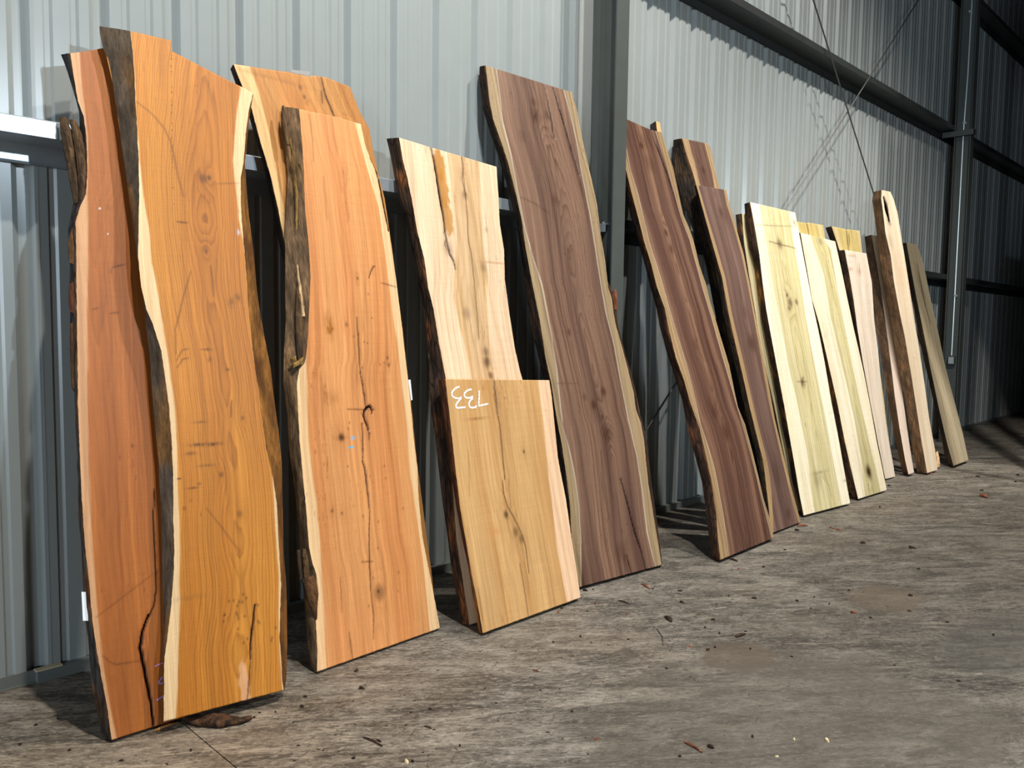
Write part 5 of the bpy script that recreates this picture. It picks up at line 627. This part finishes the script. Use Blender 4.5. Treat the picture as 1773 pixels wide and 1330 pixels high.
# chalk writing: flat strokes lying on the sawn faces
for name, key, strokes, w in CHALK:
    V, F = [], []
    for s in strokes:
        p = resample(s, max(4, len(s) * 4))
        for it in range(2): p[1:-1] = (p[:-2] + 2 * p[1:-1] + p[2:]) / 4
        dv = np.gradient(p, axis=0); dv /= np.linalg.norm(dv, axis=1)[:, None]; nn = np.stack([-dv[:, 1], dv[:, 0]], 1); m = len(V)
        for k in range(len(p)):
            hw = w * 0.5 * (0.85 + 0.3 * math.sin(k * 1.7))
            for sg in (-1, 1): V.append((p[k, 0] + sg * nn[k, 0] * hw, -0.0012, p[k, 1] + sg * nn[k, 1] * hw))
        F += [(m + 2 * k, m + 2 * k + 1, m + 2 * k + 3, m + 2 * k + 2) for k in range(len(p) - 1)]
    o = obj(name, V, F, CHALKW if name == 'chalk_digit' else CHALKP, ROOT[key])
    o['label'] = 'white chalk digit' if name == 'chalk_digit' else 'purple chalk stroke'

# ------------------------------------------------------------------ bark litter on the floor
def lump(name, V, F, loc, dark, light, rough, seed, smooth=False):
    nz = Noise(seed); V = np.array(V, float); mx = sm(-.4, .4, nz.fbm(V[:, 0] * 60, V[:, 1] * 60 + V[:, 2] * 90, 3))[:, None]
    C = srgb(dark) * (1 - mx) + srgb(light) * mx; C = np.concatenate([C, np.ones((len(V), 1))], 1)
    o = obj(name, V, F, BARK, None, smooth, dict(Col=C, rs=np.full(len(V), rough))); o.location = loc; return o
def ragged(pts, widths, heights, seed, nc=10):
    """lofted bark lump lying on z=0: spine points, half widths, heights"""
    nz = Noise(seed); n = 26; sp = resample(pts, n); t = np.linspace(0, 1, n); tk = np.linspace(0, 1, len(widths))
    wv = np.interp(t, tk, widths); hv = np.interp(t, tk, heights); dv = np.gradient(sp, axis=0); dv /= np.linalg.norm(dv, axis=1)[:, None]
    V, F = [], []
    for i in range(n):
        nx = np.array([-dv[i, 1], dv[i, 0]])
        for k in range(nc):
            a = 2 * math.pi * k / nc; c, s_ = math.cos(a), math.sin(a)
            rr = 1 + 0.28 * float(nz.fbm(i * 0.55, k * 0.9, 3)) + 0.12 * math.sin(k * 3 + i * .2)
            p = sp[i] + nx * c * wv[i] * rr; V.append((p[0], p[1], max(0.0006, hv[i] * (0.5 + 0.5 * s_ * rr))))
    for i in range(n - 1):
        for k in range(nc): F.append((i * nc + k, i * nc + (k + 1) % nc, (i + 1) * nc + (k + 1) % nc, (i + 1) * nc + k))
    F += [tuple(range(nc))[::-1], tuple(range((n - 1) * nc, n * nc))]
    return V, F
V, F = ragged([(-0.05, 0.10), (-0.02, 0.035), (0.035, -0.045), (0.085, -0.085), (0.13, -0.083)], (0.012, 0.035, 0.046, 0.040, 0.018, 0.010), (0.010, 0.018, 0.030, 0.034, 0.026, 0.018), 61)
tag(lump('bark_chunk', V, F, (1.303, -0.845, 0), (38, 26, 18), (96, 64, 40), .45, 61, True), 'large dark bark chunk on the floor under the orange cherry slab', 'bark')
for i, (x0, y0, x1, y1, w, m, lab) in enumerate(STICKS):
    ln = math.hypot(x1 - x0, y1 - y0); dx, dy = (x1 - x0), (y1 - y0)
    mid = (dx * .5 - dy * .06, dy * .5 + dx * .06)
    V, F = ragged([(0, 0), mid, (dx, dy)], (w * .3, w * .6, w * .55, w * .2), (w * .5, w * .8, w * .7, w * .4), 80 + i, 7)
    c = {'d': ((40, 30, 24), (72, 54, 40)), 'r': ((96, 54, 38), (140, 84, 58)), 's': ((150, 96, 52), (190, 130, 76))}[m]
    tag(lump('bark_stick' if m != 's' else 'wood_sliver', V, F, (x0, y0, 0), c[0], c[1], .5, 80 + i), lab, 'bark' if m != 's' else 'sliver')
CL = {'d': ('small dark bark chip lying on the concrete floor', (36, 28, 22), (60, 46, 34), 'small dark bark chips on the floor'),
      'r': ('small reddish bark chip lying on the concrete floor', (104, 56, 40), (140, 80, 56), 'small reddish bark chips on the floor'),
      'p': ('small pale wood chip lying on the concrete floor', (196, 172, 128), (224, 204, 160), 'small pale wood chips on the floor')}
rg = random.Random(12)
for i, (x, y, r_, m) in enumerate(CHIPS):
    a0 = rg.uniform(0, 6.28); n = 7; V = []
    for z, k in ((0.0, 1.0), (r_ * 0.35, 0.72)):
        for j in range(n):
            a = 2 * math.pi * j / n; rr = r_ * 0.85 * k * rg.uniform(0.6, 1.15); px, py = rr * math.cos(a), rr * 0.55 * math.sin(a)
            V.append((px * math.cos(a0) - py * math.sin(a0), px * math.sin(a0) + py * math.cos(a0), z + 0.0004 + (rg.uniform(0, r_ * .25) if z else 0)))
    F = [(j, (j + 1) % n, n + (j + 1) % n, n + j) for j in range(n)] + [tuple(range(n))[::-1], tuple(range(n, 2 * n))]
    lab, c1, c2_, g = CL[m]; o = lump('bark_chip' if m != 'p' else 'wood_chip', V, F, (x, y, 0), c1, c2_, .3, 900 + i); tag(o, lab, 'chip', g)
V, F = [], []
for i in range(650):                                    # crumbs too fine to count
    x = rg.uniform(-0.2, 9.5); y = -1.0 - abs(rg.gauss(0.0, 0.6)) - (0.13 if x > 4.3 else 0); s_ = rg.uniform(0.0010, 0.0034); a = rg.uniform(0, 3.14); m = len(V)
    ex = s_ * rg.uniform(1, 3)
    for (p, q, z) in ((-ex, -s_, 0), (ex, -s_, 0), (ex, s_, 0), (-ex, s_, 0), (0, 0, s_)):
        V.append((x + p * math.cos(a) - q * math.sin(a), y + p * math.sin(a) + q * math.cos(a), z + 0.0004))
    F += [(m, m + 1, m + 4), (m + 1, m + 2, m + 4), (m + 2, m + 3, m + 4), (m + 3, m, m + 4)]
tag(lump('bark_crumbs', V, F, (0, 0, 0), (44, 34, 26), (88, 64, 46), 0, 77), 'fine bark crumbs and dust scattered on the concrete floor', 'bark crumbs', kind='stuff')
